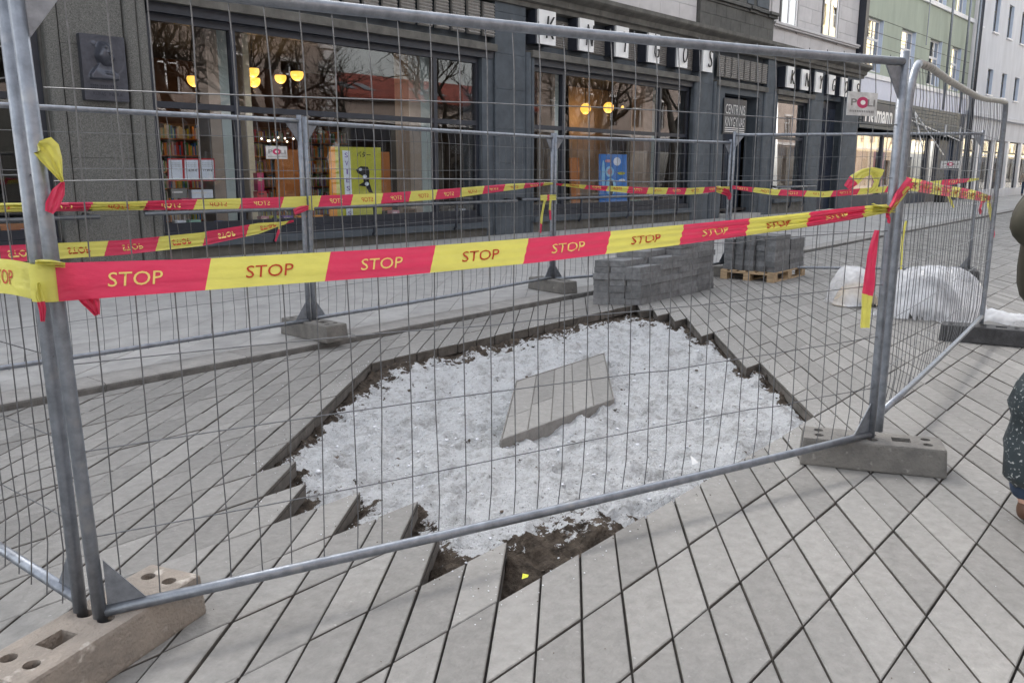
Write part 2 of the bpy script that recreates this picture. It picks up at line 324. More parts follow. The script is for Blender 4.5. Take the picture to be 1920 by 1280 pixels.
# dug-out patch with white sand
segs = []
for j, (a, b) in REM.items():
    for i, s in ((a, 0), (b, 0)): segs.append((LO+LA*i+LB*j, LO+LA*i+LB*(j+1)))
    for jj in (j, j+1):
        o_ = REM.get(jj-1 if jj == j else jj)
        for i in range(a, b):
            if o_ is None or not (o_[0] <= i < o_[1]): segs.append((LO+LA*i+LB*jj, LO+LA*(i+1)+LB*jj))
S0 = np.array([s[0] for s in segs]); S1 = np.array([s[1] for s in segs])
GS = .013; gx = np.arange(1.75, 8.25, GS); gy = np.arange(1.75, 5.75, GS); GX, GY = np.meshgrid(gx, gy)
PP = np.stack([GX.ravel(), GY.ravel()], 1); dist = np.full(len(PP), 9.)
for a, b in zip(S0, S1):
    d = b-a; t = np.clip(((PP-a)@d)/(d@d), 0, 1); dist = np.minimum(dist, np.hypot(*(PP-a-t[:, None]*d).T))
ij = np.linalg.solve(np.stack([LA, LB], 1), (PP-LO).T).T; inside = np.array([removed(int(math.floor(i)), int(math.floor(j))) for i, j in ij])
def vnoise(x, y, seed, f):
    r = np.random.default_rng(seed); t = r.random((64, 64)); x = x*f; y = y*f; xi = np.floor(x).astype(int); yi = np.floor(y).astype(int); u = x-xi; v = y-yi; u = u*u*(3-2*u); v = v*v*(3-2*v)
    g = lambda a, b: t[a % 64, b % 64]
    return (g(xi, yi)*(1-u)+g(xi+1, yi)*u)*(1-v)+(g(xi, yi+1)*(1-u)+g(xi+1, yi+1)*u)*v
X_, Y_ = PP.T; z = -.075+.0*X_
for s, (f, a) in enumerate(((1.3, .035), (3.1, .04), (6.5, .04), (13, .028), (25, .016))): z += a*(vnoise(X_+.3*vnoise(X_, Y_, 40+s, 3), Y_, s, f)-.5)
rd_ = 1-abs(2*vnoise(X_+.2*vnoise(X_, Y_, 71, 5), Y_+.2*vnoise(X_, Y_, 72, 5), 70, 5.5)-1); z += .03*rd_**3-.012
rd_ = 1-abs(2*vnoise(X_, Y_+.1*vnoise(X_, Y_, 73, 9), 74, 14)-1); z += .014*rd_**3
for _ in range(150):                            # heel and shoe prints, small pits and lumps
    cx, cy = rng.uniform(2.2, 7.8), rng.uniform(2, 5.4); th = rng.uniform(0, 3.14); l, wd = rng.uniform(.04, .14), rng.uniform(.025, .06); u = (X_-cx)*math.cos(th)+(Y_-cy)*math.sin(th); v = -(X_-cx)*math.sin(th)+(Y_-cy)*math.cos(th)
    q = np.exp(-((u/l)**4+(v/wd)**4)); rim = np.exp(-((u/l/1.35)**2+(v/wd/1.35)**2)**2); z += rng.uniform(-.3, 1.)*(-.026*q+.012*(rim-q))
pit = gz(1125, 650, -.08); z += -.07*np.exp(-(((X_-pit[0])/.22)**2+((Y_-pit[1])/.14)**2)); pl_ = gz(1040, 655, -.05); z += .06*np.exp(-(((X_-pl_[0])/.5)**2+((Y_-pl_[1])/.2)**2))
z = -.078+1.1*(z+.078); z -= .02*np.clip(1-dist/.12, 0, 1)*inside; z = np.where(inside, np.clip(z, -.17, -.012), np.minimum(z, -.095))
far_w = np.clip((Y_-4.35-.03*X_)/.5, 0, 1); near_w = np.clip((2.38+.012*X_-Y_)/.3, 0, 1)*np.clip((3.15-X_)/.8, 0, 1)
soil = np.clip(1-dist/.13, 0, 1)*.42+.42*far_w*np.clip(1-dist/.5, 0, 1)+.6*near_w-.12*(X_ > 4.2)*(Y_ < 2.4); soil = np.where(inside, soil, .9)
nx_, ny_ = len(gx), len(gy); idx = np.arange(nx_*ny_).reshape(ny_, nx_); q = np.stack([idx[:-1, :-1], idx[:-1, 1:], idx[1:, 1:], idx[1:, :-1]], -1).reshape(-1, 4)
keep = (inside | (dist < .06))[q].any(1); q = q[keep]; used, inv = np.unique(q, return_inverse=True); q = inv.reshape(-1, 4)
me = D.meshes.new('sand_bed'); me.from_pydata(np.stack([X_, Y_, z], 1)[used].tolist(), [], q.tolist()); me.materials.append(MATS['white_sand']); me.polygons.foreach_set('use_smooth', [True]*len(q))
at = me.attributes.new('soil', 'FLOAT', 'POINT'); at.data.foreach_set('value', soil[used].astype(np.float32)); struct(link('sand_bed', me))
def bedz(x, y):
    k = int(np.clip((y-1.75)/GS, 0, ny_-1))*nx_+int(np.clip((x-1.75)/GS, 0, nx_-1)); return z[k]
def pebble(mb, c, r, sd):
    r_ = random.Random(sd); bm = bmesh.new(); bmesh.ops.create_icosphere(bm, subdivisions=1, radius=1)
    vs = [(c[0]+v.co.x*r*r_.uniform(.6, 1.2), c[1]+v.co.y*r*r_.uniform(.6, 1.2), c[2]+v.co.z*r*r_.uniform(.35, .8)) for v in bm.verts]; fs = [tuple(v.index for v in f.verts) for f in bm.faces]; bm.free(); mb.add(vs, fs)
cr = [MB(), MB()]; n_ = 0
inI = np.where(inside)[0]
for k in rng.choice(inI, 900): 
    w = soil[k] > .3; r = abs(rng.normal(0, .006))+.003; pebble(cr[1 if (w and rng.random() < .8) or rng.random() < .12 else 0], (X_[k], Y_[k], z[k]+r*.3), r, int(k))
outI = np.where(~inside & (dist < .5))[0]; outI = outI[rng.random(len(outI)) < np.exp(-dist[outI]/.09)*.05]
for k in outI: pebble(cr[0 if rng.random() < .75 else 1], (X_[k], Y_[k], .003), rng.uniform(.0015, .0045), int(k))
for _ in range(110):
    x, y = rng.uniform(.8, 6), rng.uniform(.3, 5.5)
    if not removed(*[int(math.floor(q_)) for q_ in np.linalg.solve(np.stack([LA, LB], 1), np.array([x, y])-LO)]): pebble(cr[1 if rng.random() < .6 else 0], (x, y, .003), rng.uniform(.001, .003), int(x*1e4))
mat('crumb_white', (.62, .64, .68), .95, var=.2, scale=20); mat('crumb_brown', (.09, .07, .055), .95, var=.4, scale=20)
stuff(cr[0].build('sand_crumbs', 'crumb_white')); stuff(cr[1].build('soil_crumbs', 'crumb_brown'))

# kerb + upper pavement
ZU = .06
kerb = thing('kerb', 'x x x x', 'x', (0, 0, 0)); struct(kerb); del kerb['label']; del kerb['category']
kw = .3; t0 = gz(201.6, 732.5)[0]
def kpt(t, n): return np.array([0, KC])+KD*t+KN*n
t = 2.15-1.13*4
while t < 40:
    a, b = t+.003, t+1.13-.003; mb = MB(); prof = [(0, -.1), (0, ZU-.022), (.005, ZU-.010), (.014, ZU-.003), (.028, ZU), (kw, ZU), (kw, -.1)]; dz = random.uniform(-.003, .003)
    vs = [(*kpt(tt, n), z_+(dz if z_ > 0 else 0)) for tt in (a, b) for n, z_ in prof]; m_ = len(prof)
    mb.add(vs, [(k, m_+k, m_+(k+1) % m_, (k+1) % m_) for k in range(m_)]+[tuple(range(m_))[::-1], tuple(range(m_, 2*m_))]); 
    mb.f = [f[::-1] for f in mb.f]; mb.m = [1 if k < 2 else 0 for k in range(len(mb.f))]; mb.build('kerb_stone', ['kerb', 'kerb_face_shade'], kerb); t += 1.13
upper = thing('upper_pavement', 'x x x x', 'x', (0, 0, 0)); struct(upper); del upper['label']; del upper['category']
ub = MB(); ub.add([(*kpt(-12, kw), ZU-.012), (*kpt(90, kw), ZU-.012), (90, 13.9, ZU-.012), (-12, 13.9, ZU-.012)], [(0, 1, 2, 3)]); ub.build('joint_sand', 'joint', upper)
ua = KD*.66; uv = np.array([math.cos(math.radians(40)), math.sin(math.radians(40))]); ulen = .62/np.dot(uv, KN); sl = []
for j in range(0, 13):
    for i in range(-60, 120):
        o_ = kpt(0, kw+.004)+ua*(i+.0)+uv*ulen*j; ga = .004; po = [o_+ua*ga, o_+ua*(1-ga), o_+ua*(1-ga)+uv*(ulen-.006), o_+ua*ga+uv*(ulen-.006)]
        po = clip([np.array(p) for p in po], np.array([0, 13.84]), np.array([0, 1.]))
        if len(po) < 3: continue
        c = sum(po)/len(po)
        if c[0] < -2 or c[0] > 75: continue
        w = np.dot(np.array([c[0], c[1], -CH]), VF)
        if w < 1: continue
        P = [proj((*p, ZU)) for p in po]; x, y = sum(p[0] for p in P)/len(P), sum(p[1] for p in P)/len(P)
        if not (-150 < x < 2050): continue
        sl.append((abs(sum(P[k-1][0]*P[k][1]-P[k][0]*P[k-1][1] for k in range(len(P)))), po))
sl.sort(key=lambda t: -t[0]); rest = MB(); pid = []
for k, (A, po) in enumerate(sl):
    dz = random.uniform(-.002, .002)
    if k < 150: MB().prism(po, -.02, ZU+dz, .003).build('paving_slab', 'slab', upper)
    else: n0 = len(rest.f); rest.prism(po, ZU-.03, ZU+dz, .003); pid += [random.random()]*(len(rest.f)-n0)
ro = stuff(rest.build('far_slabs', 'slab', upper)); at = ro.data.attributes.new('pid', 'FLOAT', 'FACE'); at.data.foreach_set('value', pid)
sf = struct(MB().add([(-80, -13, -.02), (160, -13, -.02), (160, kerb_y(160), -.02), (46.05, kerb_y(46)-.02, -.02), (46.05, -4, -.02), (-80, -4, -.02)], [(0, 1, 2, 3, 4, 5)]).build('street_surface', 'asphalt'))

# ================================================================= FENCES
def v3(p, z): return np.array([p[0], p[1], z])
PANELS = {}
def fence_panel(key, A, B, zb, zt, label, round_corner=False, sag=0., seed=1, nw=33, old=False, wires=True, toplean=(0, 0)):
    A = np.array(A, float); B = np.array(B, float); L = np.linalg.norm(B-A); d = (B-A)/L; n = np.array([-d[1], d[0]]); r = random.Random(seed)
    PANELS[key] = (A, d, n, L); th = thing('mesh_fence', label, 'fence', (*((A+B)/2), zb-.16), 'temporary fence panels round the dig')
    R = .021; P = lambda s, z, o=0.: np.array([*(A+d*s+n*o), z]); gm = 'galv_old' if old else 'galv'
    if round_corner:
        pts = [P(0, zb-.16+.06)]+[P(0, z_) for z_ in (zb, (zb+zt)/2, zt-.22)]
        for k in range(1, 6):
            a = k/6*math.pi/2; pts.append(P(.2*(1-math.cos(a)), zt-.2+.2*math.sin(a)))
        MB().tube(pts, R, 10).build('post', gm, th, True)
        tp = [(.2, 0), (.5, .005), (1.0, -.012), (1.6, -.02), (2.2, -.025), (2.7, -.01), (3.1, .012), (3.5, .03), (L-.08, .04)]
        MB().tube([P(s, zt+dz) for s, dz in tp], R*.98, 10).build('top_rail', 'galv_old', th, True)
        pts = [P(L-.08, zt+.04), P(L-.03, zt+.02), P(L, zt-.05)]+[P(L, z_) for z_ in (1.2, zb, zb-.1)]; MB().tube(pts, R, 10).build('post', gm, th, True)
        ztop = lambda s: zt+float(np.interp(s, [p[0] for p in tp], [p[1] for p in tp]))
    else:
        lean = [r.uniform(-.006, .006) for _ in range(4)]
        for s, k in ((0, 0), (L, 1)):
            tl = toplean[k]; MB().tube([P(s, zb-.1), P(s+lean[k]*.3+tl*.25, .6, lean[k]), P(s+tl*.6, 1.3, lean[k+2]), P(s+tl, zt+.03)], R, 12).build('post', gm, th, True)
        ztop = lambda s: zt+.003-sag*4*(s/L)*(1-s/L)
        MB().tube([P(s, ztop(s)-R, .0) for s in np.linspace(R*.5+toplean[0], L-R*.5, 9)], R*.93, 10).build('top_rail', gm, th, True)
        for s_, sg in ((R, 1), (L-R, -1)):
            for zc, zs in ((zt-R*1.9, -1), (zb+R*.9, 1)):
                s = s_+(toplean[0] if sg > 0 and zs < 0 else 0); mb = MB(); tri = [(s, zc), (s+sg*.11, zc), (s, zc+zs*.15)]
                vs = [P(a, z_, o) for o in (-.0025, .0025) for a, z_ in tri]; mb.add(vs, [(0, 1, 2), (5, 4, 3), (0, 3, 4, 1), (1, 4, 5, 2), (2, 5, 3, 0)]); mb.build('gusset_plate', gm, th)
    zbot = lambda s: zb-.012*math.sin(math.pi*s/L)
    MB().tube([P(s, zbot(s), .0) for s in np.linspace(R*.5, L-R*.5, 7)], R*.9, 10).build('bottom_rail', gm, th, True)
    if wires:
        for k in range(nw):
            s = .07+(L-.14)*k/(nw-1); zs = np.linspace(zbot(s)-.03, ztop(s)+.01, 12); ph = r.uniform(0, 6); am = r.uniform(.002, .009)*(2 if r.random() < .15 else 1)
            pts = [P(s+am*math.sin(ph+2.3*q+.6*math.sin(5*q+ph)), q, (.024 if zi in (0, 11) else .004)*1-.004*math.sin(ph+4*q)) for zi, q in enumerate(zs)]; MB().tube(pts, .0022, 5).build('wire', 'wire', th)
        for z_ in (.42, .685, .95, 1.212, 1.475, 1.737):
            zz = z_+zb-.165; ph = r.uniform(0, 6); kink = r.uniform(.5, L-.5)
            pts = [P(s, zz+.008*math.sin(ph+1.7*s)-.014*math.exp(-((s-kink)/.12)**2)*r.uniform(0, 1), -.005) for s in np.linspace(0, L, 22)]; MB().tube(pts, .0022, 5).build('wire', 'wire', th)
    return th
PF0, PF1 = (.837, 2.544), (4.300, 1.469); PL0, PL1 = (.806, 2.625), (.48, 6.25); PR0, PR1 = (4.545, 1.512), (8.40, 1.98)
B0, B1, B2, B3, B4 = (.52, 6.26), (4.06, 6.31), (7.84, 6.70), (11.1, 6.1), (13.2, 3.36)
fence_panel('front', PF0, PF1, .165, 2.04, 'long mesh fence panel carrying the wide tape in front of the sand patch', sag=.016, seed=3, toplean=(-.045, 0))
fence_panel('left', PL0, PL1, .19, 2.04, 'mesh fence panel running from the tan concrete foot towards the shop', seed=4, toplean=(.05, 0))
fence_panel('right', PR0, PR1, .215, 2.06, 'mesh fence panel with rounded corners and a bent top rail', True, seed=5, nw=38)
fence_panel('back1', B0, B1, .215, 1.955, 'mesh fence panel on the kerb in front of the granite pillar', seed=6)
fence_panel('back2', (B1[0]+.055, B1[1]+.005), B2, .225, 1.945, 'mesh fence panel on the kerb before the yellow poster window', seed=8, nw=35)
fence_panel('back3', (B2[0]+.055, B2[1]), B3, .2, 1.95, 'mesh fence panel behind the paver stacks before the blue poster window', seed=9)
fence_panel('back4', (B3[0]+.045, B3[1]-.03), B4, .15, 2.06, 'mesh fence panel between the paver pallet and the plastic-covered heap', seed=10)

# concrete / rubber feet
def make_foot():
    L, Wd, Hh = .70, .235, .15; bm = bmesh.new(); bmesh.ops.create_cube(bm, size=1)
    for v in bm.verts:
        t = .94 if v.co.z > 0 else 1.; v.co = Vector((v.co.x*L*(t*.5+.5), v.co.y*Wd*t, (v.co.z+.5)*Hh))
    bmesh.ops.bevel(bm, geom=bm.edges[:], offset=.012, segments=2, affect='EDGES', profile=.6); me = D.meshes.new('foot'); bm.to_mesh(me); bm.free(); o = D.objects.new('foot', me); COL.objects.link(o)
    cut = MB()
    for x, y, rr in ((-.26, .045, .024), (-.26, -.045, .024), (.26, .045, .024), (.26, -.045, .024), (-.0, .042, .026), (-.0, -.042, .026)): cut.tube([(x, y, .05), (x, y, .2)], rr, 14)
    cut.box(.095, .185, -.035, .035, .04, .2); cut.box(-.09, .09, -.2, -.13, -.05, .03) if False else None
    co_ = cut.build('cut', 'concrete_dark'); m = o.modifiers.new('b', 'BOOLEAN'); m.object = co_; m.operation = 'DIFFERENCE'; m.solver = 'EXACT'
    me2 = bake(o); D.objects.remove(co_, do_unlink=True); me2.materials.clear(); return me2
foot = make_foot()
def place_foot(c, ang, z_, mname, label):
    me = foot.copy(); me.materials.clear(); me.materials.append(MATS[mname]); o = link('ballast_block', me); o.location = (c[0], c[1], z_); o.rotation_euler = (0, 0, ang); return T(o, label, 'fence foot', 'feet holding the fence panels')
place_foot((.826, 2.556), math.radians(202), .0, 'concrete_tan', 'brownish concrete fence foot with a chipped corner carrying two posts')
place_foot((4.30, 1.462), math.radians(-65), .0, 'concrete_dark', 'grey concrete fence foot at the corner of the sand patch')
place_foot((8.28, 1.93), math.radians(-76), .0, 'rubber', 'black rubber fence foot beside the clear plastic sheet')
place_foot((4.1, 6.30), math.radians(-88), ZU, 'concrete_dark', 'concrete fence foot on the kerb before the yellow poster window')
place_foot((7.83, 6.67), math.radians(-100), ZU, 'concrete_dark', 'concrete fence foot on the kerb beside the ground-level paver stack')
place_foot((11.12, 6.12), math.radians(-70), 0, 'concrete_dark', 'concrete fence foot hidden behind the pallet of pavers')
place_foot((13.2, 3.36), math.radians(20), 0, 'rubber', 'fence foot behind the plastic-covered heap')

# rental plates on the mesh
def rental_plate(key, s, z_, w, h, off, label, back=False):
    A, d, n, L = PANELS[key]; th = thing('rental_plate', label, 'sign', (*(A+d*s+n*off), z_-h/2), 'rental plates on the fence'); R_ = lambda a, b, o: (*(A+d*(s+a)+n*(off+o)), z_+b)
    mb = MB(); vs = [R_(a, b, o) for o in (-.002, .002) for a, b in ((-w/2, -h/2), (w/2, -h/2), (w/2, h/2), (-w/2, h/2))]; mb.add(vs, [(0, 1, 2, 3), (7, 6, 5, 4), (0, 4, 5, 1), (1, 5, 6, 2), (2, 6, 7, 3), (3, 7, 4, 0)]); mb.build('plate', 'plate_grey', th)
    sg = -1 if back else 1
    for txt, x0, x1, m_ in (('P', -.40, -.2, 'grey'), ('LI', .16, .42, 'grey')):
        v, f, sz = textgeo(txt, 0, .02); MB().add([R_(sg*w*((x0+x1)/2+p[0]/sz[0]*(x1-x0)), h*(.06+p[1]/sz[1]*.30), -.0035) for p in v], f).build('lettering', m_, th)
    el = lambda rx, rz, o: [R_(w*(-.0)*sg+rx*math.cos(t), h*.06+rz*math.sin(t), o) for t in np.linspace(0, 6.283, 25)[:-1]]
    MB().add(el(w*.2, h*.24, -.003), [tuple(range(24))]).build('emblem', 'magenta', th); MB().add(el(w*.085, h*.1, -.004), [tuple(range(24))]).build('emblem', 'sign_white', th)
    mb = MB()
    for k in range(14): a = w*(-.42+.06*k); mb.add([R_(a, -h*.36, -.0035), (R_(a+w*.03, -h*.36, -.0035)), R_(a+w*.03, -h*.27, -.0035), R_(a, -h*.27, -.0035)], [(0, 1, 2, 3)])
    mb.build('small_print', 'grey', th)
mat('plate_grey', (.52, .53, .54), .5, var=.25, scale=25)
rental_plate('front', 3.335, 1.815, .205, .07*1.5, -.012, 'scratched grey rental plate wired to the mesh next to the rounded corner panel')
rental_plate('back1', 3.30, 1.67, .20, .105, -.012, 'white rental plate on the mesh before the string lights in the shop')
rental_plate('back4', 3.0, 1.62, .26, .10, -.012, 'white rental plate on the mesh near the far end post')

# ================================================================= BARRIER TAPE
SV, SF, SSZ = None, None, None
def ribbon(surf, s0, s1, cuts, first_red, label, name='barrier_tape', slant=.02, nv=6, ds=.04, text=True, flip=False, upside=False, th_col=('tape_red', 'tape_yellow'), txt_h=.42):
    """surf(s, v) -> point, v in [-.5,.5]. cuts: arc positions where the colour changes"""
    global SV, SF, SSZ
    if SV is None: SV, SF, SSZ = subdiv_text('STOP', shear=.12)
    mb = MB(); edges = [s0]+[c for c in cuts if s0 < c < s1]+[s1]; red = first_red
    nrm = lambda s, v: (lambda a, b: np.cross(a, b)/(np.linalg.norm(np.cross(a, b))+1e-12))(surf(s+.002, v)-surf(s-.002, v), surf(s, min(v+.05, .5))-surf(s, max(v-.05, -.5)))
    for e, (a, b) in enumerate(zip(edges, edges[1:])):
        n = max(2, int((b-a)/ds)+1); sk0 = slant if e else 0; sk1 = slant if e < len(edges)-2 else 0; vs = []
        for k in range(n+1):
            for q in range(nv+1):
                v = q/nv-.5; t = k/n; vs.append(surf(a+(b-a)*t+(sk0*(1-t)+sk1*t)*v*2, v))
        w = nv+1; mb.add(vs, [(k*w+q, (k+1)*w+q, (k+1)*w+q+1, k*w+q+1) for k in range(n) for q in range(nv)], 0 if red else 1)
        if text and b-a > .25:
            sc = (a+b)/2; tv = []; hh = txt_h; hw = .075
            for off in (.0022, -.0022):
                tv = []
                for p in SV:
                    u = p[0]/SSZ[0]*2*hw*(-1 if flip else 1); v = p[1]/SSZ[1]*hh*(-1 if upside else 1); ss = min(max(sc+u, s0+.003), s1-.003); tv.append(surf(ss, v)+nrm(ss, v)*off)
                mb.add(tv, SF, 3 if red else 2)
        red = not red
    o = mb.build(name, [th_col[0], th_col[1], 'ink_red', 'ink_yellow'], None, True); return T(o, label, 'barrier tape', 'red and yellow tape on the fence')
def panel_surf(key, zpts, wpts, off, pleat=None, seed=0, wob=.006):
    A, d, n, L = PANELS[key]; zs, zz = zip(*zpts); ws, ww = zip(*wpts); pl = pleat or [(0, 0), (9, 0)]; ps, pp = zip(*pl); r = random.Random(seed); p1, p2 = r.uniform(0, 6), r.uniform(0, 6)
    def f(s, v):
        w = np.interp(s, ws, ww); am = np.interp(s, ps, pp); o = off+wob*math.sin(3.1*s+p1)*.6+am*math.sin(v*19+p1+1.1*math.sin(3*s+p2)); zc = np.interp(s, zs, zz)
        return np.array([*(A+d*s+n*o), zc+w*v+am*.5*math.sin(v*31+p2)])
    return f
cut0 = [.012+.374*k for k in range(12)]
ribbon(panel_surf('front', [(0, 1.20), (.37, 1.198), (1.0, 1.203), (1.56, 1.219), (2.3, 1.252), (2.9, 1.285), (3.55, 1.332)], [(0, .108), (.37, .096), (1.56, .092), (2.2, .082), (2.9, .066), (3.3, .054), (3.56, .035)], -.036, [(0, 0), (1.2, .001), (2.2, .004), (3, .008), (3.5, .009)], 2), -.02, 3.55, cut0[1:], True, 'wide red and yellow STOP tape stretched across the front panel', slant=.012, nv=14, ds=.02, txt_h=.40)
def lsurf(s, v):
    A, d, n, L = PANELS['left']
    if s < .05:
        c = np.array([.822, 2.585]); a = math.radians(-150+75*max(0, s/.05-.0)*-1+0); 
    return np.array([*(A+d*(s-.01)+n*(.034+.0*s)), 1.197+.1*v*1.05-.06*s+.012*math.sin(7*s)])
def corner(s, v):                       # round the pair of posts
    c = np.array([.822, 2.585]); a0, a1 = math.radians(188), math.radians(300); a = a0+(a1-a0)*s/.12; return np.array([c[0]+.066*math.cos(a), c[1]+.066*math.sin(a), 1.198+.107*v])
ribbon(corner, 0, .12, [], False, 'yellow end of the wide tape wrapped round the two corner posts', text=False, ds=.01)
ribbon(lsurf, .0, 1.9, [.40, .775, 1.15, 1.52], False, 'STOP tape running along the side panel from the corner posts', flip=True, slant=.012, nv=8)
ribbon(panel_surf('back1', [(0, 1.29), (1.2, 1.275), (2, 1.262), (2.9, 1.258), (3.6, 1.257)], [(0, .05), (1.9, .055), (2.4, .075), (3.6, .095)], -.03, [(0, .012), (1.8, .014), (2.6, .004), (3.6, .002)], 5), -.1, 3.56, [.39*k+.2 for k in range(10)], True, 'narrow folded tape tied along the panel before the granite pillar', nv=10, flip=True)
ribbon(panel_surf('back2', [(0, 1.257), (.8, 1.262), (1.8, 1.29), (2.8, 1.34), (3.7, 1.375)], [(0, .098), (1.8, .1), (3.0, .07), (3.72, .02)], -.03, [(0, .002), (2.6, .004), (3.7, .008)], 6), -.02, 3.72, [.38*k+.1 for k in range(11)], False, 'STOP tape seen from behind rising towards the middle post', nv=8, flip=True)
ribbon(panel_surf('back1', [(0, .97), (1.0, .985), (1.9, .975), (2.5, 1.0), (3.0, 1.06), (3.32, 1.105)], [(0, .12), (1.7, .105), (2.6, .1), (3.0, .085), (3.2, .03), (3.34, .012)], -.16, [(0, .003), (2.4, .008), (3.3, .006)], 8), .2, 3.33, [.37*k+.31 for k in range(10)], False, 'loose tape hanging low with upside-down STOP print before the granite pillar', nv=8, upside=True)
ribbon(panel_surf('back3', [(0, 1.37), (.5, 1.33), (1.5, 1.275), (2.4, 1.255), (3.25, 1.29)], [(0, .02), (.5, .05), (1.2, .085), (2.6, .09), (3.25, .05)], -.03, [(0, .008), (3, .004)], 9), .0, 3.25, [.37*k+.1 for k in range(10)], True, 'sagging tape behind the paver stacks before the blue poster window', nv=8, flip=True)
ribbon(panel_surf('back4', [(0, 1.30), (.6, 1.23), (1.3, 1.2), (2.1, 1.27), (3.4, 1.42)], [(0, .05), (.5, .085), (3.0, .085), (3.4, .03)], -.03, [(0, .008), (3, .004)], 11), .0, 3.4, [.37*k+.3 for k in range(10)], True, 'tape on the panel between the pallet and the plastic heap', nv=8, flip=True)
ribbon(panel_surf('right', [(0, 1.47), (.3, 1.44), (1.5, 1.385), (3.75, 1.285)], [(0, .05), (.4, .07), (3.2, .075), (3.8, .04)], .03, [(0, .01), (3, .01)], 12), .05, 3.84, [.37*k+.25 for k in range(11)], True, 'twisted tape along the panel with rounded corners', nv=8)
# knots and loose ends: (panel, offset, [(px, py, width px)], cut fractions, first red, label)
def loose(key, off, pts, cuts, red, label, tw=0., cr=.006, seed=1):
    A, d, n, L = PANELS[key]; p0 = (*(A+n*off), 0.); nn = np.array([n[0], n[1], 0]); W3 = [onpl(x, y, p0, nn) for x, y, w in pts]
    dist_ = [np.dot(p-CAM, VF) for p in W3]; wd = [w*q/FPX for (x, y, w), q in zip(pts, dist_)]; ac = [0.]
    for a, b in zip(W3, W3[1:]): ac.append(ac[-1]+np.linalg.norm(b-a))
    Wn = np.array(W3); tot = ac[-1]; r = random.Random(seed); ph = r.uniform(0, 6); d3 = np.array([d[0], d[1], 0])
    def f(s, v):
        s = min(max(s, 0), tot); p = np.array([np.interp(s, ac, Wn[:, k]) for k in range(3)]); e = .03*tot; q = np.array([np.interp(min(s+e, tot), ac, Wn[:, k])-np.interp(max(s-e, 0), ac, Wn[:, k]) for k in range(3)])
        q /= np.linalg.norm(q)+1e-9; sd_ = np.cross(nn, q); a = tw*s/tot; side = sd_*math.cos(a)+nn*math.sin(a); w = np.interp(s, ac, wd)
        return p+side*w*v+nn*(cr*math.sin(v*14+ph+4*s/tot)+.01*math.sin(3*s/tot+ph))
    return ribbon(f, 0, tot, [c*tot for c in cuts], red, label, text=False, slant=0, nv=8, ds=tot/14)
loose('front', -.05, [(72, 268, 8), (85, 275, 48), (98, 300, 36), (110, 328, 14), (117, 341, 5)], [], False, 'frayed yellow tape end knotted on the mesh by the corner posts', cr=.012)
loose('front', -.045, [(119, 341, 5), (110, 360, 22), (98, 385, 24), (92, 398, 14)], [], True, 'red tape end below the frayed yellow knot')
loose('front', -.02, [(140, 520, 30), (158, 548, 34), (172, 566, 30), (182, 590, 9)], [], True, 'orange-red torn tape end hanging under the wide tape', cr=.012)
loose('front', -.05, [(72, 530, 6), (74, 555, 14), (80, 580, 12), (80, 602, 7)], [.5], False, 'thin yellow and red tape tail beside the corner posts')
loose('front', -.045, [(66, 492, 9), (95, 494, 12), (122, 496, 9)], [], False, 'crumpled yellow tape knot round the corner posts', cr=.016)
loose('front', -.045, [(1648, 432, 8), (1640, 478, 26), (1632, 535, 34), (1626, 556, 32), (1618, 614, 24)], [.66], True, 'long red and yellow tape tail hanging at the mesh end', cr=.01)
loose('front', -.05, [(1712, 342, 22), (1692, 362, 20), (1672, 386, 12), (1662, 396, 6)], [], True, 'red tape strand tied to the end post', cr=.012)
loose('front', -.052, [(1706, 352, 8), (1690, 374, 8), (1664, 398, 6)], [], False, 'thin yellow strand beside the red tied strand', cr=.01)
loose('front', -.05, [(1640, 388, 14), (1655, 392, 14), (1674, 394, 8)], [], False, 'crumpled yellow tape knot on the end post', cr=.016)
loose('front', -.052, [(1668, 396, 7), (1668, 410, 9), (1664, 418, 6)], [], True, 'short red tape stub under the end post knot')
loose('back4', -.25, [(1588, 352, 14), (1602, 338, 22), (1618, 325, 16), (1636, 320, 13), (1654, 328, 20)], [.25], True, 'crumpled yellow tape loop beside the end post', cr=.02)
loose('back4', -.26, [(1640, 324, 12), (1645, 340, 10), (1640, 352, 12), (1630, 360, 8)], [], False, 'yellow tape loop hanging below the crumpled one', cr=.02)
loose('right', .045, [(1855, 372, 12), (1860, 400, 17), (1862, 420, 18), (1861, 445, 15)], [.68], False, 'yellow and red tape tail at the far rounded corner post', cr=.01)
loose('right', .05, [(1850, 374, 8), (1842, 384, 16), (1836, 396, 14), (1840, 398, 3)], [], True, 'small red tape tail beside the yellow one')
loose('right', .045, [(1781, 362, 8), (1784, 375, 8), (1786, 390, 4)], [], False, 'short yellow tape tail on the rounded corner panel')
loose('right', .045, [(1702, 415, 3), (1697, 440, 9), (1692, 470, 8), (1687, 505, 5)], [], False, 'dirty yellow tape streamer hanging before the plastic heap')
loose('back2', -.06, [(1014, 371, 10), (1026, 371, 11), (1042, 370, 10)], [.45, .6], False, 'yellow tape wound round the middle post')
loose('back2', -.065, [(1023, 376, 6), (1018, 400, 7), (1014, 420, 9), (1011, 436, 9)], [.72], False, 'yellow and red tape tail left of the middle post')
loose('back2', -.065, [(1034, 376, 6), (1032, 395, 7), (1031, 412, 6)], [.5], False, 'short tape tail right of the middle post')
loose('back1', -.05, [(552, 398, 12), (568, 392, 12), (578, 389, 8), (588, 390, 9)], [.75], True, 'red tape knot round the post before the yellow poster')
loose('back1', -.16, [(527, 420, 4), (526, 430, 7), (519, 444, 5), (515, 452, 4)], [.3], False, 'thin dangling end of the low loose tape')
loose('back3', -.05, [(1344, 354, 10), (1352, 356, 14), (1364, 362, 12)], [.55], False, 'tape knot round the post beside the shop door', cr=.02)
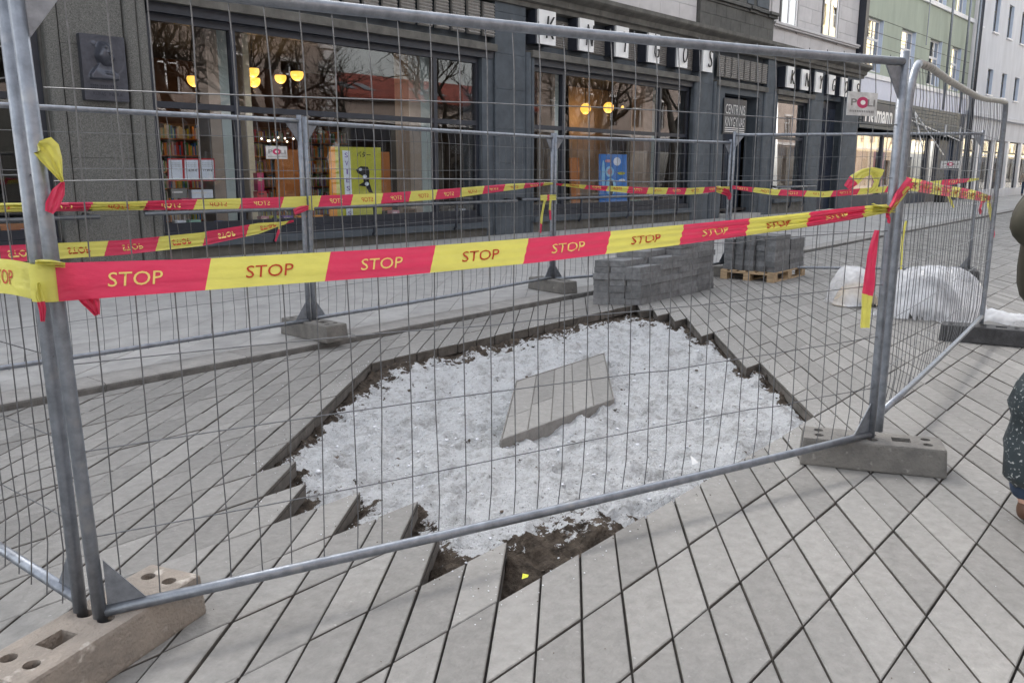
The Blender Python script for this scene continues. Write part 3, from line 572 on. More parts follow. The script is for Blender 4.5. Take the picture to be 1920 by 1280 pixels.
loose('back3', -.055, [(1364, 358, 14), (1368, 366, 12), (1366, 374, 5)], [], True, 'red tape bow on the post beside the shop door', cr=.02)

# ================================================================= PAVER STACKS, COVER, PLASTIC HEAP
def paver_piece(o, u, v, z0, z1, label, group, name='stacked_paver'):
    o, u, v = map(np.array, (o, u, v)); mb = MB(); mb.prism([o, o+u, o+u+v, o+v], z0, z1, .004); return T(mb.build(name, 'paver_stack'), label, 'paver', group)
cs, sn = math.cos(math.radians(3.9)), math.sin(math.radians(3.9)); R2 = lambda x, y: np.array([x*cs-y*sn, x*sn+y*cs])
LAY = ['bottom', 'second', 'third', 'fourth', 'fifth', 'sixth', 'seventh', 'eighth', 'ninth']; UL, VW, VS = .465, .15, .085; g0 = np.array([7.94, 5.42])
for lay in range(9):
    for row in range(3):
        top = {0: 6, 1: 7, 2: 7}[row] if True else 9
        for col in range(4):
            lim = [6, 7, 7][row] if col == 0 else ([7, 8, 8][row] if col == 1 else 9)
            if row == 0 and col == 0: lim = 6
            if lay >= lim: continue
            j1, j2 = random.uniform(-.02, .02), random.uniform(-.01, .008)
            o_ = g0+R2(col*(UL+.006)+j1-row*.103, row*(VW+.006)+j2)
            paver_piece(o_, R2(UL, 0), R2(-.085, VW), lay*.0735+.001, lay*.0735+.0725, 'grey paver in the %s layer of the stack standing straight on the paving' % LAY[lay], 'pavers stacked on the ground')
pal0 = np.array([10.86, 5.20]); pth = thing('wooden_pallet', 'pale wooden pallet loaded with stacked grey pavers', 'pallet', (*(pal0+R2(.6, .4)), 0))
def pbox(name, x0, x1, y0, y1, z0, z1): MB().prism([pal0+R2(x, y) for x, y in ((x0, y0), (x1, y0), (x1, y1), (x0, y1))], z0, z1, .003).build(name, 'wood', pth)
for y0 in (0, .35, .70): pbox('bottom_board', 0, 1.2, y0, y0+.1, 0, .02)
for y0 in (0, .35, .70):
    for x0 in (0, .53, 1.06): pbox('block', x0, x0+.14, y0, y0+.1, .02, .098)
for x0 in (0, .53, 1.06): pbox('stringer', x0, x0+.14, 0, .8, .098, .118)
for k in range(6): pbox('deck_board', 0, 1.2, .002+.14*k, .1+.14*k, .118, .138)
for lay in range(7):
    for row in range(5):
        for col in range(2):
            if lay >= (7 if col == 0 else 6): continue
            if lay == 6 and row > 3: continue
            o_ = pal0+R2(.02+col*.57+random.uniform(-.012, .012)+.0*row, .01+row*.157+random.uniform(-.004, .004))
            paver_piece(o_, R2(.53, 0), R2(.07 if row % 2 else .05, .148), .1395+lay*.0725, .1395+lay*.0725+.0715, 'grey paver in the %s layer of the stack on the wooden pallet' % LAY[lay], 'pavers stacked on the pallet')
MB().tube([gz(1490, 520, .01), gz(1503, 523, .03), gz(1512, 537, .02), gz(1517, 538, .01)], .004, 6)
cv = [gz(x, y, -.0)[:2] for x, y in ((938, 826), (1152, 748), (1133, 662), (967, 715))]
cth = thing('recessed_cover', 'loose parallelogram access cover tray filled with grey pavers lying on the white sand', 'access cover', (*(sum(cv)/4), -.08)); ca, cb = cv[1]-cv[0], cv[3]-cv[0]; ccn = cv[0]; ZC0, ZC1 = -.085, .005
cpt = lambda a, b: ccn+(cv[1]-cv[0])*a*(1-b)+(cv[2]-cv[3])*a*b+(cv[3]-cv[0])*b
for a, b in (((0, 0), (1, 0)), ((1, 0), (1, 1)), ((1, 1), (0, 1)), ((0, 1), (0, 0))):
    p, q = cpt(*a), cpt(*b); d_ = (q-p)/np.linalg.norm(q-p); nn = np.array([-d_[1], d_[0]])*.006; MB().prism([p+d_*.0, q, q+nn, p+nn], ZC0, ZC1, .002).build('frame_side', 'tray_metal', cth)
MB().prism([cpt(.008, .01), cpt(.992, .01), cpt(.992, .99), cpt(.008, .99)], ZC0+.005, -.003).build('tray_fill', 'stone_cornice', cth)
us = [.010, .21, .405, .60, .795, .990]; bs = [[.03, .97], [.03, .42, .97], [.03, .97], [.03, .52, .97], [.03, .55, .97]]; bs = [[.012, .33, .988], [.012, .40, .988], [.012, .988], [.012, .52, .988], [.012, .45, .80, .988]]
for k in range(5):
    for b0, b1 in zip(bs[k], bs[k][1:]): MB().prism([cpt(us[k]+.0035, b0+.003), cpt(us[k+1]-.0035, b0+.003), cpt(us[k+1]-.0035, b1-.003), cpt(us[k]+.0035, b1-.003)], -.03, .002, .003).build('paver', 'paver', cth)
# plastic covered heap
def heap(name, lobes, label, cat, matn, crumple, seed=1, skirt=1.0, zoff=0., n=64):
    """lobes: (near-edge pixel x, y, half width px, depth m, top pixel y) -> domes; the sheet falls to the ground round them"""
    LB_ = []
    for px, py, hw, dep, ty in lobes:
        p = gz(px, py); dist_ = np.dot(p-CAM, VF); fw = np.array([p[0], p[1]]); fw /= np.linalg.norm(fw); lat = np.array([fw[1], -fw[0]]); c = p[:2]+fw*dep; d = ray(px, ty); t = np.dot(c, c)/np.dot(c, d[:2]); LB_.append((c, fw, lat, hw*dist_/FPX, dep, CH+t*d[2]))
    allp = np.array([l[0] for l in LB_]); ext = max(l[3] for l in LB_)*skirt*1.5+np.ptp(allp, axis=0).max()*.6; c0 = allp.mean(0); vs, fs, ids = [], [], {}
    for a in range(n+1):
        for b in range(n+1):
            x, y = c0[0]+ext*(2*a/n-1), c0[1]+ext*(2*b/n-1); h = 0; q0 = 9
            for c, fw, lat, rl, rd, H in LB_:
                v = np.array([x, y])-c; q = math.hypot(np.dot(v, lat)/rl, np.dot(v, fw)/rd)*(1+.06*math.sin(3*math.atan2(v[1], v[0])+seed)); q0 = min(q0, q)
                if q < 1: h = max(h, H*(1-q**2.4)**.62)
            if q0 > skirt*(1+.12*mnoise.noise(Vector((x*2+seed, y*2, 0)))): continue
            p3 = Vector((x*1.9+seed, y*1.9, seed*1.7)); rid = 1-abs(mnoise.noise(p3+mnoise.noise_vector(p3*.7)*.5))*2; rid2 = 1-abs(mnoise.noise(p3*2.7+mnoise.noise_vector(p3*1.5)*.6))*2
            w = .35+.65*min(1, h/.15); ids[a, b] = len(vs); vs.append((x+crumple*.5*w*mnoise.noise(p3*3), y+crumple*.5*w*mnoise.noise(p3*3+Vector((9, 0, 0))), max(.006, zoff+h+crumple*w*(.7*rid**3+.4*rid2**3-.3))))
    for (a, b), k in ids.items():
        q = [ids.get((a+i_, b+j_)) for i_, j_ in ((0, 0), (1, 0), (1, 1), (0, 1))]
        if None not in q: fs.append(tuple(q))
    return T(MB().add(vs, fs).build(name, matn, None, True), label, cat)
heap('sand_sack', [(1602, 577, 40, .29, 530)], 'beige filled sack under the left end of the clear plastic', 'sack', 'sack', .02, seed=3)
heap('sand_heap', [(1732, 600, 66, .40, 518)], 'grey heap of material under the clear plastic sheet', 'heap', 'paver_stack', .02, seed=4)
heap('plastic_sheet', [(1730, 603, 76, .46, 500), (1785, 604, 60, .46, 508), (1700, 602, 50, .3, 540), (1885, 612, 60, .2, 588)], 'crumpled clear plastic sheet draped over the heap beside the black fence foot', 'plastic sheet', 'plastic_sheet', .075, seed=5, skirt=1.15, zoff=.015, n=110)
heap('plastic_sheet', [(1596, 577, 45, .32, 502)], 'clear plastic bunched over the beige sack', 'plastic sheet', 'plastic_sheet', .06, seed=6, skirt=1.05, zoff=.02, n=80)
# litter
lf = gz(985, 1086, -.05); lm = MB(); lm.add([(lf[0]-.02, lf[1], lf[2]+.01), (lf[0], lf[1]-.014, lf[2]+.016), (lf[0]+.022, lf[1]+.002, lf[2]+.012), (lf[0]+.002, lf[1]+.016, lf[2]+.02)], [(0, 1, 3), (1, 2, 3)]); T(lm.build('leaf', 'leaf'), 'small yellow leaf lying on the dark soil', 'leaf') if mat('leaf', (.7, .72, .05), .6, var=.1) else 0
pp = gz(1303, 872, -.05); MB().add([], []); T(MB().add([(pp[0]-.03, pp[1], pp[2]+.01), (pp[0], pp[1]-.02, pp[2]+.02), (pp[0]+.03, pp[1], pp[2]+.012), (pp[0], pp[1]+.03, pp[2]+.05)], [(0, 1, 3), (1, 2, 3)]).build('paper_scrap', 'sign_white'), 'crumpled white scrap at the edge of the sand', 'litter')

# ================================================================= BOOKSHOP BUILDING
F0 = 13.8; GZ = ZU
shop = thing('bookshop_building', 'dark stone bookshop front with big display windows under a pale upper storey', 'building', (15, 14.5, GZ))
def pil(name, x0, x1, m_, z0=GZ, z1=5.33, y0=F0, y1=14.4, step=.78, moulds=None):
    z_ = z0; k = 0
    while z_ < z1-.05:
        t = min(z_+step*(1.15 if k % 2 else 1), z1)
        if z1-t < .2: t = z1
        MB().prism([(x0, y0), (x1, y0), (x1, y1), (x0, y1)], z_+.002, t-.002, .005).build(name, m_, shop); z_ = t; k += 1
def strip(name, x, m_, r=.10, z0=GZ, z1=5.3, y=F0, parent=None):       # rounded vertical moulding
    pts = [(x+r*math.cos(a), y-r*.55*math.sin(a)) for a in np.linspace(math.pi, 0, 9)]; pts = [(x+r, y+.1)]+[(x-r, y+.1)]+pts
    MB().prism(pts[::1], z0, z1).build(name, m_, parent or shop)
pil('stone_block', 4.84, 5.78, 'granite', y0=F0+.02)
for x_ in (4.72, 5.90): strip('moulding', x_, 'granite', .10)
for x_ in (6.08,): strip('moulding', x_, 'granite', .075)
MB().box(4.58, 6.2, F0+.10, 14.4, GZ, 5.33).build('pillar_core', 'stone_dark', shop)
for a, b in ((-3.2, -2.0), (14.12, 15.14), (22.92, 23.82), (27.42, 27.95), (31.12, 32.1), (34.22, 35.62)): pil('stone_block', a, b, 'stone_blue')
for x_, r in ((15.24, .09), (15.40, .055), (22.80, .09), (23.93, .09), (24.1, .055), (28.05, .08), (28.2, .05), (30.98, .08), (34.12, .08), (27.30, .08)): strip('moulding', x_, 'stone_blue', r, z1=4.3)
# fascia, lintels, cornice
MB().box(-6, 35.62, F0+.22, 14.6, 4.30, 5.34).build('fascia', 'stone_blue', shop)
for a, b in ((-2, 4.6), (6.2, 14.1), (15.3, 22.85), (24.0, 27.35), (28.1, 31.1)):
    MB().prism([(a, F0-.10), (b, F0-.10), (b, F0+.3), (a, F0+.3)], 4.2, 4.36, .02).build('lintel', 'stone_cornice', shop)
    MB().box(a, b, F0+.03, F0+.3, 4.05, 4.2).build('lintel_underside', 'frame_dark', shop)
prof = [(14.2, 5.30), (F0-.06, 5.30), (F0-.07, 5.40), (F0-.16, 5.43), (F0-.19, 5.56), (F0-.36, 5.64), (F0-.40, 5.68), (F0-.40, 5.78), (14.2, 5.87)]
x_ = -6.
while x_ < 35.6:
    x2 = min(x_+1.25, 35.75); m_ = len(prof); mb = MB(); mb.add([(x, y, z_) for x in (x_+.003, x2-.003) for y, z_ in prof], [(k, (k+1) % m_, m_+(k+1) % m_, m_+k) for k in range(m_)]+[tuple(range(m_)), tuple(range(m_, 2*m_))[::-1]]); mb.build('cornice_stone', 'stone_cornice', shop); x_ = x2
# upper storey: panels of pale stone, dark block with moulding, windows
MB().box(-6, 35.3, 14.02, 14.6, 5.8, 14).build('upper_wall', 'plaster_light', shop)
def panels(x0, x1, z0, z1, m_, y0, y1, w, h, skip=()):
    k = 0; z_ = z0
    while z_ < z1-.05:
        x = x0-(w*.5 if k % 2 else 0); zt = min(z_+h, z1)
        while x < x1:
            a, b = max(x, x0), min(x+w, x1)
            for s0, s1, t0_, t1_ in skip:
                if zt > t0_ and z_ < t1_:
                    if a >= s0 and b <= s1: a = b
                    elif a < s0 < b <= s1: b = s0
                    elif s0 <= a < s1 < b: a = s1
                    elif a < s0 and b > s1: MB().prism([(s1, y0), (b, y0), (b, y1), (s1, y1)], z_+.004, zt-.004, .004).build('wall_panel', m_, shop); b = s0
            if b-a > .06: MB().prism([(a+.004, y0), (b-.004, y0), (b-.004, y1), (a+.004, y1)], z_+.004, zt-.004, .004).build('wall_panel', m_, shop)
            x += w
        z_ = zt; k += 1
UW = [(28.45, 29.75), (31.9, 33.3)]
panels(17, 22.95, 5.88, 7.4, 'plaster_light', 13.97, 14.05, 1.0, .5)
panels(27.78, 35.25, 5.88, 8.4, 'plaster_light', 13.97, 14.05, 1.05, .5, [(a-.05, b+.05, 6.6, 9) for a, b in UW])
panels(22.98, 27.75, 5.88, 6.62, 'stone_dark', 13.86, 14.05, .62, .38)
for a, b, y in ((22.95, 25.9, 13.82), (25.9, 26.4, 13.76), (26.4, 27.2, 13.82), (27.2, 27.85, 13.76)):
    MB().prism([(a, y), (b-.002, y), (b-.002, 14.1), (a, 14.1)], 6.62, 6.70, .02).build('string_course', 'stone_dark', shop); MB().prism([(a, y-.08), (b-.002, y-.08), (b-.002, 14.1), (a, 14.1)], 6.702, 6.80, .02).build('string_course', 'stone_dark', shop)
MB().box(23.2, 27.5, 13.93, 14.2, 6.8, 9.5).build('bay_wall', 'stone_dark', shop)
for a, b in ((23.3, 25.4), (25.95, 26.35), (26.6, 27.4)): MB().prism([(a, 13.9), (b, 13.9), (b, 14.0), (a, 14.0)], 6.9, 9.4, .02).build('wall_panel', 'stone_blue', shop)
for a, b in UW:
    w = MB(); w.box(a, a+.09, 13.99, 14.06, 6.66, 9); w.box(b-.09, b, 13.99, 14.06, 6.66, 9); w.box(a, b, 13.99, 14.06, 6.6, 6.66); w.box((a+b)/2-.03, (a+b)/2+.03, 13.99, 14.06, 6.66, 9); w.box(a-.12, a, 13.94, 14.06, 6.6, 9, 1); wo = w.build('window', ['white_paint', 'frame_dark'], shop)
    MB().box(a+.09, b-.09, 14.01, 14.02, 6.66, 9).build('pane', 'glass_up', wo); MB().box(a+.1, a+.45, 14.03, 14.05, 6.66, 9).build('curtain', 'cream', wo)
mb = MB(); mb.prism([(27.78, 13.84), (35.25, 13.84), (35.25, 14.05), (27.78, 14.05)], 6.44, 6.50, .015); mb.prism([(27.78, 13.80), (35.25, 13.80), (35.25, 14.05), (27.78, 14.05)], 6.502, 6.58, .015); mb.build('sill_course', 'plaster_light', shop)
MB().box(35.3, 35.62, 13.7, 14.3, 5.95, 14).build('corner_strip', 'frame_dark', shop)
# shop windows
def shop_window(a, b, z0, z1, mul, ztr, sill, low=True):
    y0, y1 = F0+.16, F0+.28; w = MB(); fr = .09
    w.box(a, a+fr, y0, y1, z0, z1); w.box(b-fr, b, y0, y1, z0, z1); w.box(a+fr, b-fr, y0, y1, z1-.13, z1); w.box(a+fr, b-fr, y0, y1, z0, z0+.14)
    xs = [a+fr]+[m_ for m_ in mul]+[b-fr]
    for m_ in mul: w.box(m_-.05, m_+.05, y0-.012, y1, z0+.14, z1-.13)
    ed = [a+fr]+sum([[m_-.05, m_+.05] for m_ in mul], [])+[b-fr]
    for k in range(0, len(ed), 2): w.box(ed[k], ed[k+1], y0-.004, y1, ztr-.05, ztr+.05)
    w.box(a, b, F0+.03, F0+.6, z0-.13, z0-.002); wo = w.build('shop_window', 'frame_dark', shop)
    for k in range(0, len(ed), 2):
        for p, q in ((z0+.14, ztr-.05), (ztr+.05, z1-.13)): MB().box(ed[k], ed[k+1], y0+.06, y0+.068, p, q).build('pane', 'glass', wo)
    MB().prism([(a-.1, F0-.14), (b+.1, F0-.14), (b+.1, F0+.3), (a-.1, F0+.3)], z0-.26, z0-.135, .01).build('sill_ledge', 'stone_blue', shop)
    MB().box(a-.05, b+.05, F0-.02, F0+.3, GZ, z0-.26).build('plinth', 'stone_cornice', shop)
shop_window(6.2, 13.74, .52, 4.06, [7.72, 12.42], 2.62, .4)
shop_window(15.48, 22.72, .58, 4.06, [16.75, 21.15], 2.62, .4)
shop_window(28.3, 30.9, .72, 4.1, [], 2.75, .5)
shop_window(-1.95, 4.58, .52, 4.06, [1.2], 2.62, .4)
MB().box(13.75, 14.11, F0+.06, F0+.7, GZ, 4.2).build('window_reveal', 'stone_blue', shop)
# door bay
mb = MB(); mb.box(24.18, 24.62, F0+.02, 14.3, GZ, 4.2); mb.box(26.95, 27.25, F0+.02, 14.3, GZ, 4.2); mb.box(24.18, 27.25, F0+.021, 14.3, 4.0, 4.21); mb.build('door_surround', 'stone_blue', shop)
mb = MB(); mb.box(24.62, 26.95, 14.42, 14.52, GZ, 4.0); d_ = mb.build('entrance_door', 'navy', shop)
MB().box(24.8, 25.7, 14.405, 14.418, .35, 2.55).build('pane', 'glass', d_); MB().box(25.85, 26.75, 14.405, 14.418, .35, 2.55).build('pane', 'glass', d_); MB().box(25.72, 25.83, 14.38, 14.418, .2, 2.6).build('stile', 'frame_dark', d_)
MB().box(24.6, 26.97, 13.55, 14.42, GZ, GZ+.11).build('door_step', 'slab', shop)
mb = MB(); mb.box(24.5, 25.98, 13.765, 13.79, 2.75, 3.85); sg = mb.build('shop_sign_board', 'frame_dark', shop)
walltext('lettering', 'CENTRINIS', 'plate_grey', 24.6, 25.88, 3.52, 13.76, sg, .3); walltext('lettering', 'KNYGYNAS', 'plate_grey', 24.6, 25.88, 3.13, 13.76, sg, .3)
for z_ in (2.82, 2.88, 2.94): MB().box(24.6, 25.88, 13.755, 13.762, z_-.01, z_+.01).build('sign_line', 'sign_white', sg)
mb = MB(); [mb.box(26.98, 27.2, F0+.0, F0+.02, z_, z_+.015) for z_ in np.arange(.4, 4, .14)]; mb.build('stone_grooves', 'frame_dark', shop)
# grille door
mb = MB(); mb.box(32.1, 34.22, 14.2, 14.4, GZ, 4.3); gd = mb.build('side_door', 'frame_dark', shop)
MB().box(32.3, 33.95, 14.12, 14.18, 2.85, 2.98).build('transom', 'navy', gd); MB().box(32.25, 34.0, 14.1, 14.18, GZ, .7).build('kick_panel', 'navy', gd)
for k in range(15): MB().tube([(32.4+k*.107, 14.1, .7), (32.4+k*.107, 14.1, 4.0)], .014, 5).build('bar', 'navy', gd)
MB().tube([(33.15+.32*math.cos(t), 14.08, 3.45+.42*math.sin(t)) for t in np.linspace(0, 6.3, 20)], .02, 5).build('ornament', 'navy', gd)
# corrugated fascia strips and letter boxes
def corrug(x0, x1, z0, z1, Y, nz=11, parent=shop):
    mb = MB(); zs = np.linspace(z0, z1, nz*2+1); vs = []
    for x in (x0, x1):
        for k, z_ in enumerate(zs): vs.append((x, Y-(.035 if k % 2 else 0), z_))
    m_ = len(zs); mb.add(vs, [(k, m_+k, m_+k+1, k+1) for k in range(m_-1)]); mb.box(x0, x1, Y+.002, Y+.05, z0, z1); return mb.build('corrugated_strip', 'sheet_metal', parent)
x_ = 6.25; strips = []
while x_ < 14.2: corrug(x_, x_+.36, 4.52, 5.24, F0+.03); x_ += .47
for k in range(8): corrug(24.15+k*.415, 24.15+k*.415+.33, 4.48, 5.12, F0+.03)
corrug(15.5, 23.2, 4.55, 5.2, F0+.2, 12); corrug(28.6, 35.5, 4.5, 5.12, F0+.2, 12)
def letter_box(ch, x0, x1, z0, z1, label):
    th = thing('letter_sign', label, 'sign', ((x0+x1)/2, F0+.1, z0), 'white letter boxes on the shop fascia'); MB().box(x0-.05, x1, F0-.1, F0+.18, z0, z1).build('box_side', 'frame_dark', th); MB().prism([(x0, F0-.16), (x1, F0-.16), (x1, F0-.102), (x0, F0-.102)], z0-.005, z1+.005, .008).build('box_face', 'sign_white', th)
    v, f, sz = textgeo(ch, 0, -.018); w = (x1-x0)*(.34 if ch in 'S' else .44); xc = (x0+x1)/2+.08
    bm = bmesh.new(); bv = [bm.verts.new((xc+p[0]/sz[0]*w+p[1]/sz[1]*.06, F0-.22, (z0+z1)/2+p[1]/sz[1]*(z1-z0)*.66)) for p in v]
    for q in f:
        try: bm.faces.new([bv[i] for i in q])
        except ValueError: pass
    ex = bmesh.ops.extrude_face_region(bm, geom=bm.faces[:]); bmesh.ops.translate(bm, vec=(0, .03, 0), verts=[e for e in ex['geom'] if isinstance(e, bmesh.types.BMVert)]); me = D.meshes.new('letter'); bm.to_mesh(me); bm.free(); me.materials.append(MATS['black']); link('letter', me, th)
for ch, a, b in (('K', 15.43, 16.05), ('N', 16.97, 17.55), ('Y', 18.5, 19.06), ('G', 20.0, 20.55), ('O', 21.48, 22.02), ('S', 22.9, 23.46)): letter_box(ch, a, b, 4.52, 5.28, 'white box sign with letter %s above the blue poster window' % ch)
for k, ch in enumerate('KNYGOS'): letter_box(ch, 28.55+k*1.18, 29.13+k*1.18, 4.46, 5.16, 'white box sign with letter %s above the narrow window beside the barred door' % ch)
# hand rails
def rail(x0, x1, Y, z_, posts, label):
    th = thing('hand_rail', label, 'rail', ((x0+x1)/2, Y, GZ), 'rails before the shop windows'); MB().tube([(x0, Y, z_), (x1, Y, z_)], .035, 10).build('bar', 'frame_steel', th, True)
    for p in posts: MB().tube([(p, Y, z_-.03), (p, Y, .5), (p, Y+.03, .34), (p, Y+.08, .28)], .03, 8).build('post', 'frame_dark', th, True)
    for e in (x0+.12, x1-.12): MB().tube([(e, Y, z_), (e, F0+.05, z_+.03)], .04, 8).build('wall_bracket', 'black', th, True)
mat('frame_steel', (.16, .17, .19), .4, .5, var=.2)
rail(-2.1, 5.05, F0-.28, .84, (.5, 2.6), 'dark hand rail ending at the granite pillar'); rail(5.75, 14.55, F0-.28, .86, (8.1, 10.35, 12.6), 'dark hand rail before the yellow poster window'); rail(14.75, 23.3, F0-.28, .88, (17.0, 19.1, 21.6), 'dark hand rail before the blue poster window'); rail(27.95, 31.3, F0-.28, 1.02, (29.2, 30.3), 'short hand rail at the narrow window beside the barred door')
# memorial plaque
plq = thing('memorial_plaque', 'dark bronze plaque with a relief bust in a bow tie on the granite pillar', 'plaque', (5.42, F0, 2.6)); px0, px1, pz0, pz1 = 5.08, 5.74, 2.6, 3.57
MB().prism([(px0, F0-.1), (px1, F0-.1), (px1, F0+.02), (px0, F0+.02)], pz0, pz1, .006).build('plate', 'bronze', plq)
nu, nv = 70, 90; vs = []
def G(u, v, cu, cv_, su, sv, p=2): return math.exp(-((((u-cu)/su)**2+((v-cv_)/sv)**2)**(p/2)))
for j in range(nv+1):
    for i in range(nu+1):
        u, v = i/nu, j/nv; uu = u-.0*v
        rec = -.02*G(u, v, .55, .60, .36, .36, 8); head = G(u, v, .52, .62, .20, .25, 6); h = .075*head+.03*G(u, v, .42, .66, .16, .2, 4)*head
        h += .018*G(u, v, .45, .83, .2, .07, 4)+.01*math.sin(40*u+18*v)*G(u, v, .40, .80, .18, .08, 4); h += .02*G(u, v, .33, .60, .035, .06, 3)
        h += .03*G(u, v, .66, .58, .028, .075)+.02*G(u, v, .69, .535, .03, .03)-.02*G(u, v, .59, .635, .045, .025)-.018*G(u, v, .705, .63, .03, .022)+.012*G(u, v, .60, .675, .07, .02)+.010*G(u, v, .63, .475, .05, .014)-.012*G(u, v, .64, .455, .05, .01)+.012*G(u, v, .63, .42, .05, .03)
        sh = max(0., 1-max(0., (abs(u-.47)-(.30-.9*max(0, v-.22)))/.04)) if .14 < v < .46 else 0; h = max(h, .045*min(1, sh)*(1-.25*abs(u-.5)))
        h += .02*(G(u, v, .52, .265, .05, .028, 4)+G(u, v, .63, .255, .05, .028, 4)) if v < .32 else 0
        e = min(u, 1-u, v, 1-v); vs.append((px0+u*(px1-px0), F0-.103-(h+rec if e > .02 and v > .14 else 0)*1.7, pz0+.22+v*(pz1-pz0-.24)))
w = nu+1; MB().add(vs, [(j*w+i, j*w+i+1, (j+1)*w+i+1, (j+1)*w+i) for j in range(nv) for i in range(nu)]).build('relief_bust', 'bronze', plq, True)
walltext('lettering', 'RUFAS  INDRA', 'frame_dark', 5.2, 5.64, 2.70, F0-.105, plq, .05)
mb = MB(); [mb.box(5.17+.03*k, 5.19+.03*k, F0-.106, F0-.101, zz, zz+.025) for k in range(15) for zz in (2.77, 2.81) if k % 5 != 4]; mb.build('lettering', 'frame_dark', plq)

# ---- interior
RY = 20.5
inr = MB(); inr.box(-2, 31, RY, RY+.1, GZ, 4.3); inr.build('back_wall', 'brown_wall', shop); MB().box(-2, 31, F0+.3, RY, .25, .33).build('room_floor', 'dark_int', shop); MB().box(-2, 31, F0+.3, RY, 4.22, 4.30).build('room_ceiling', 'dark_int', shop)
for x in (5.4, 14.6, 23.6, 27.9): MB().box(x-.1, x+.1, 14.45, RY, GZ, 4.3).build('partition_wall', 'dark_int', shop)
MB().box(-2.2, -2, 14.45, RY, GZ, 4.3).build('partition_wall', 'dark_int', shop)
def icol(pxl, pxm, pxr, Y, m1='col_beige', m2='col_teal'):
    a, m_, b = [fy(p, 250, Y)[0] for p in (pxl, pxm, pxr)]; MB().box(a, m_-.002, Y, Y+.5, .33, 4.22).build('room_column', m1, shop); MB().box(m_, b, Y+.02, Y+.5, .33, 4.22).build('room_column', m2, shop)
icol(396, 418, 448, 15.2); icol(462, 464, 476, 15.5, 'col_beige', 'cream'); icol(768, 790, 815, 15.0); icol(868, 872, 898, 15.3, 'col_beige', 'col_beige'); icol(1034, 1040, 1056, 15.0); icol(1208, 1222, 1234, 15.2, 'beige_backing')
# shelves with books against the back wall
def bookcase(x0, x1, Y, z0, z1, n, label, seed, wood='wood_orange'):
    th = thing('bookcase', label, 'bookcase', ((x0+x1)/2, Y, .33), 'bookcases inside the shop'); r = random.Random(seed)
    MB().box(x0-.04, x0, Y-.3, Y, z0, z1).build('side_panel', wood, th); MB().box(x1, x1+.04, Y-.3, Y, z0, z1).build('side_panel', wood, th); MB().box(x0, x1, Y-.02, Y, z0, z1).build('back_panel', 'umber', th)
    cols = ['red', 'cream', 'purple', 'green', 'orange', 'mint', 'pink', 'grey', 'price', 'lime', 'poster_blue', 'umber']
    for k in range(n):
        zz = z0+(z1-z0)*k/n; sh = MB().box(x0, x1, Y-.29, Y-.022, zz, zz+.025).build('shelf', wood, th); mb = MB(); x = x0+.02
        while x < x1-.08:
            w = r.uniform(.02, .06); hgt = r.uniform(.5, .85)*(z1-z0)/n
            if r.random() < .9: mb.box(x, x+w-.003, Y-.26, Y-.05, zz+.026, zz+.026+hgt, r.randrange(len(cols)))
            x += w
        o_ = mb.build('book_row', cols, sh); o_['kind'] = 'stuff'
for k, x in enumerate((6.3, 8.6, 11.0, 13.0)): bookcase(x, x+1.7, RY-.1, .33, 2.7, 6, ['tall bookcase deep in the shop behind the price sheets', 'tall bookcase behind the red boxes', 'tall bookcase behind the yellow poster', 'tall bookcase at the end of the yellow poster window'][k], k)
for k, x in enumerate((15.6, 18.0)): bookcase(x, x+1.9, RY-.3, .33, 2.5, 6, ['bookcase seen behind the blue poster window', 'second bookcase behind the blue poster'][k], 20+k)
bookcase(.2, 3.8, 16.2, .33, 2.6, 6, 'bookcase in the window beyond the granite pillar', 31)
def lampat(px, py, Y, r, label, full=False):
    x, z_ = fy(px, py, Y); th = thing('pendant_lamp', label, 'lamp', (x, Y, z_-r), 'yellow pendant lamps in the shop'); pr = [(r*math.sin(t), -r*math.cos(t)) for t in np.linspace(.02, math.pi*.62 if not full else math.pi*.9, 10)]
    MB().lathe(pr, (x, Y, z_+r*.2), 18).build('lamp_globe', 'lamp', th, True); pl = D.lights.new('bulb', 'POINT'); pl.energy = 1.4; pl.color = (1, .62, .28); pl.shadow_soft_size = .05; po = D.objects.new('bulb', pl); COL.objects.link(po); po.location = (x, Y, z_-r-.08); setp(po, th); MB().tube([(x, Y, z_+r*.5), (x, Y, 4.2)], .012, 5).build('cord', 'black', th)
for k, (a, b, Y, r) in enumerate(((365, 152, 17, .18), (390, 146, 18.4, .17), (474, 136, 16.6, .16), (476, 154, 18.5, .18), (526, 148, 18, .16), (557, 142, 16.8, .17), (852, 199, 17.5, .17), (1018, 193, 17, .19), (1098, 206, 17, .2), (1141, 204, 16.6, .2), (1158, 211, 18, .2), (1172, 204, 17, .19), (1186, 212, 19, .2))):
    lampat(a, b, Y, r*.85, 'round yellow lit pendant lamp hanging behind the blue poster window' if k > 6 else 'half-round yellow lit pendant lamp hanging behind the yellow poster window', k > 7)
# window displays
def flat(name, px, Y, m_, label, cat, th=.03, lean=0., parent=None):
    P = [fy(*p, Y) for p in px]; mb = MB(); n = len(P); mb.add([(x, Y, z_) for x, z_ in P]+[(x, Y+th, z_) for x, z_ in P], [tuple(range(n)), tuple(range(n, 2*n))[::-1]]+[(i, n+i, n+(i+1) % n, (i+1) % n) for i in range(n)]); o = mb.build(name, m_, parent); 
    return T(o, label, cat) if label else o
YD = 14.35
yp = thing('poster_board', 'large yellow-green upright poster with black lettering in the shop window', 'poster', (fy(668, 405, YD)[0], YD, .5))
flat('board', [(628, 408), (716, 402), (714, 277), (620, 275)], YD, 'lime', None, None, parent=yp); flat('side_strip', [(619, 409), (633, 408), (628, 276), (618, 275)], YD-.02, 'orange', None, None, parent=yp); flat('title_strip', [(650, 404), (662, 403), (656, 283), (642, 282)], YD-.012, 'price', None, None, th=.01, parent=yp)
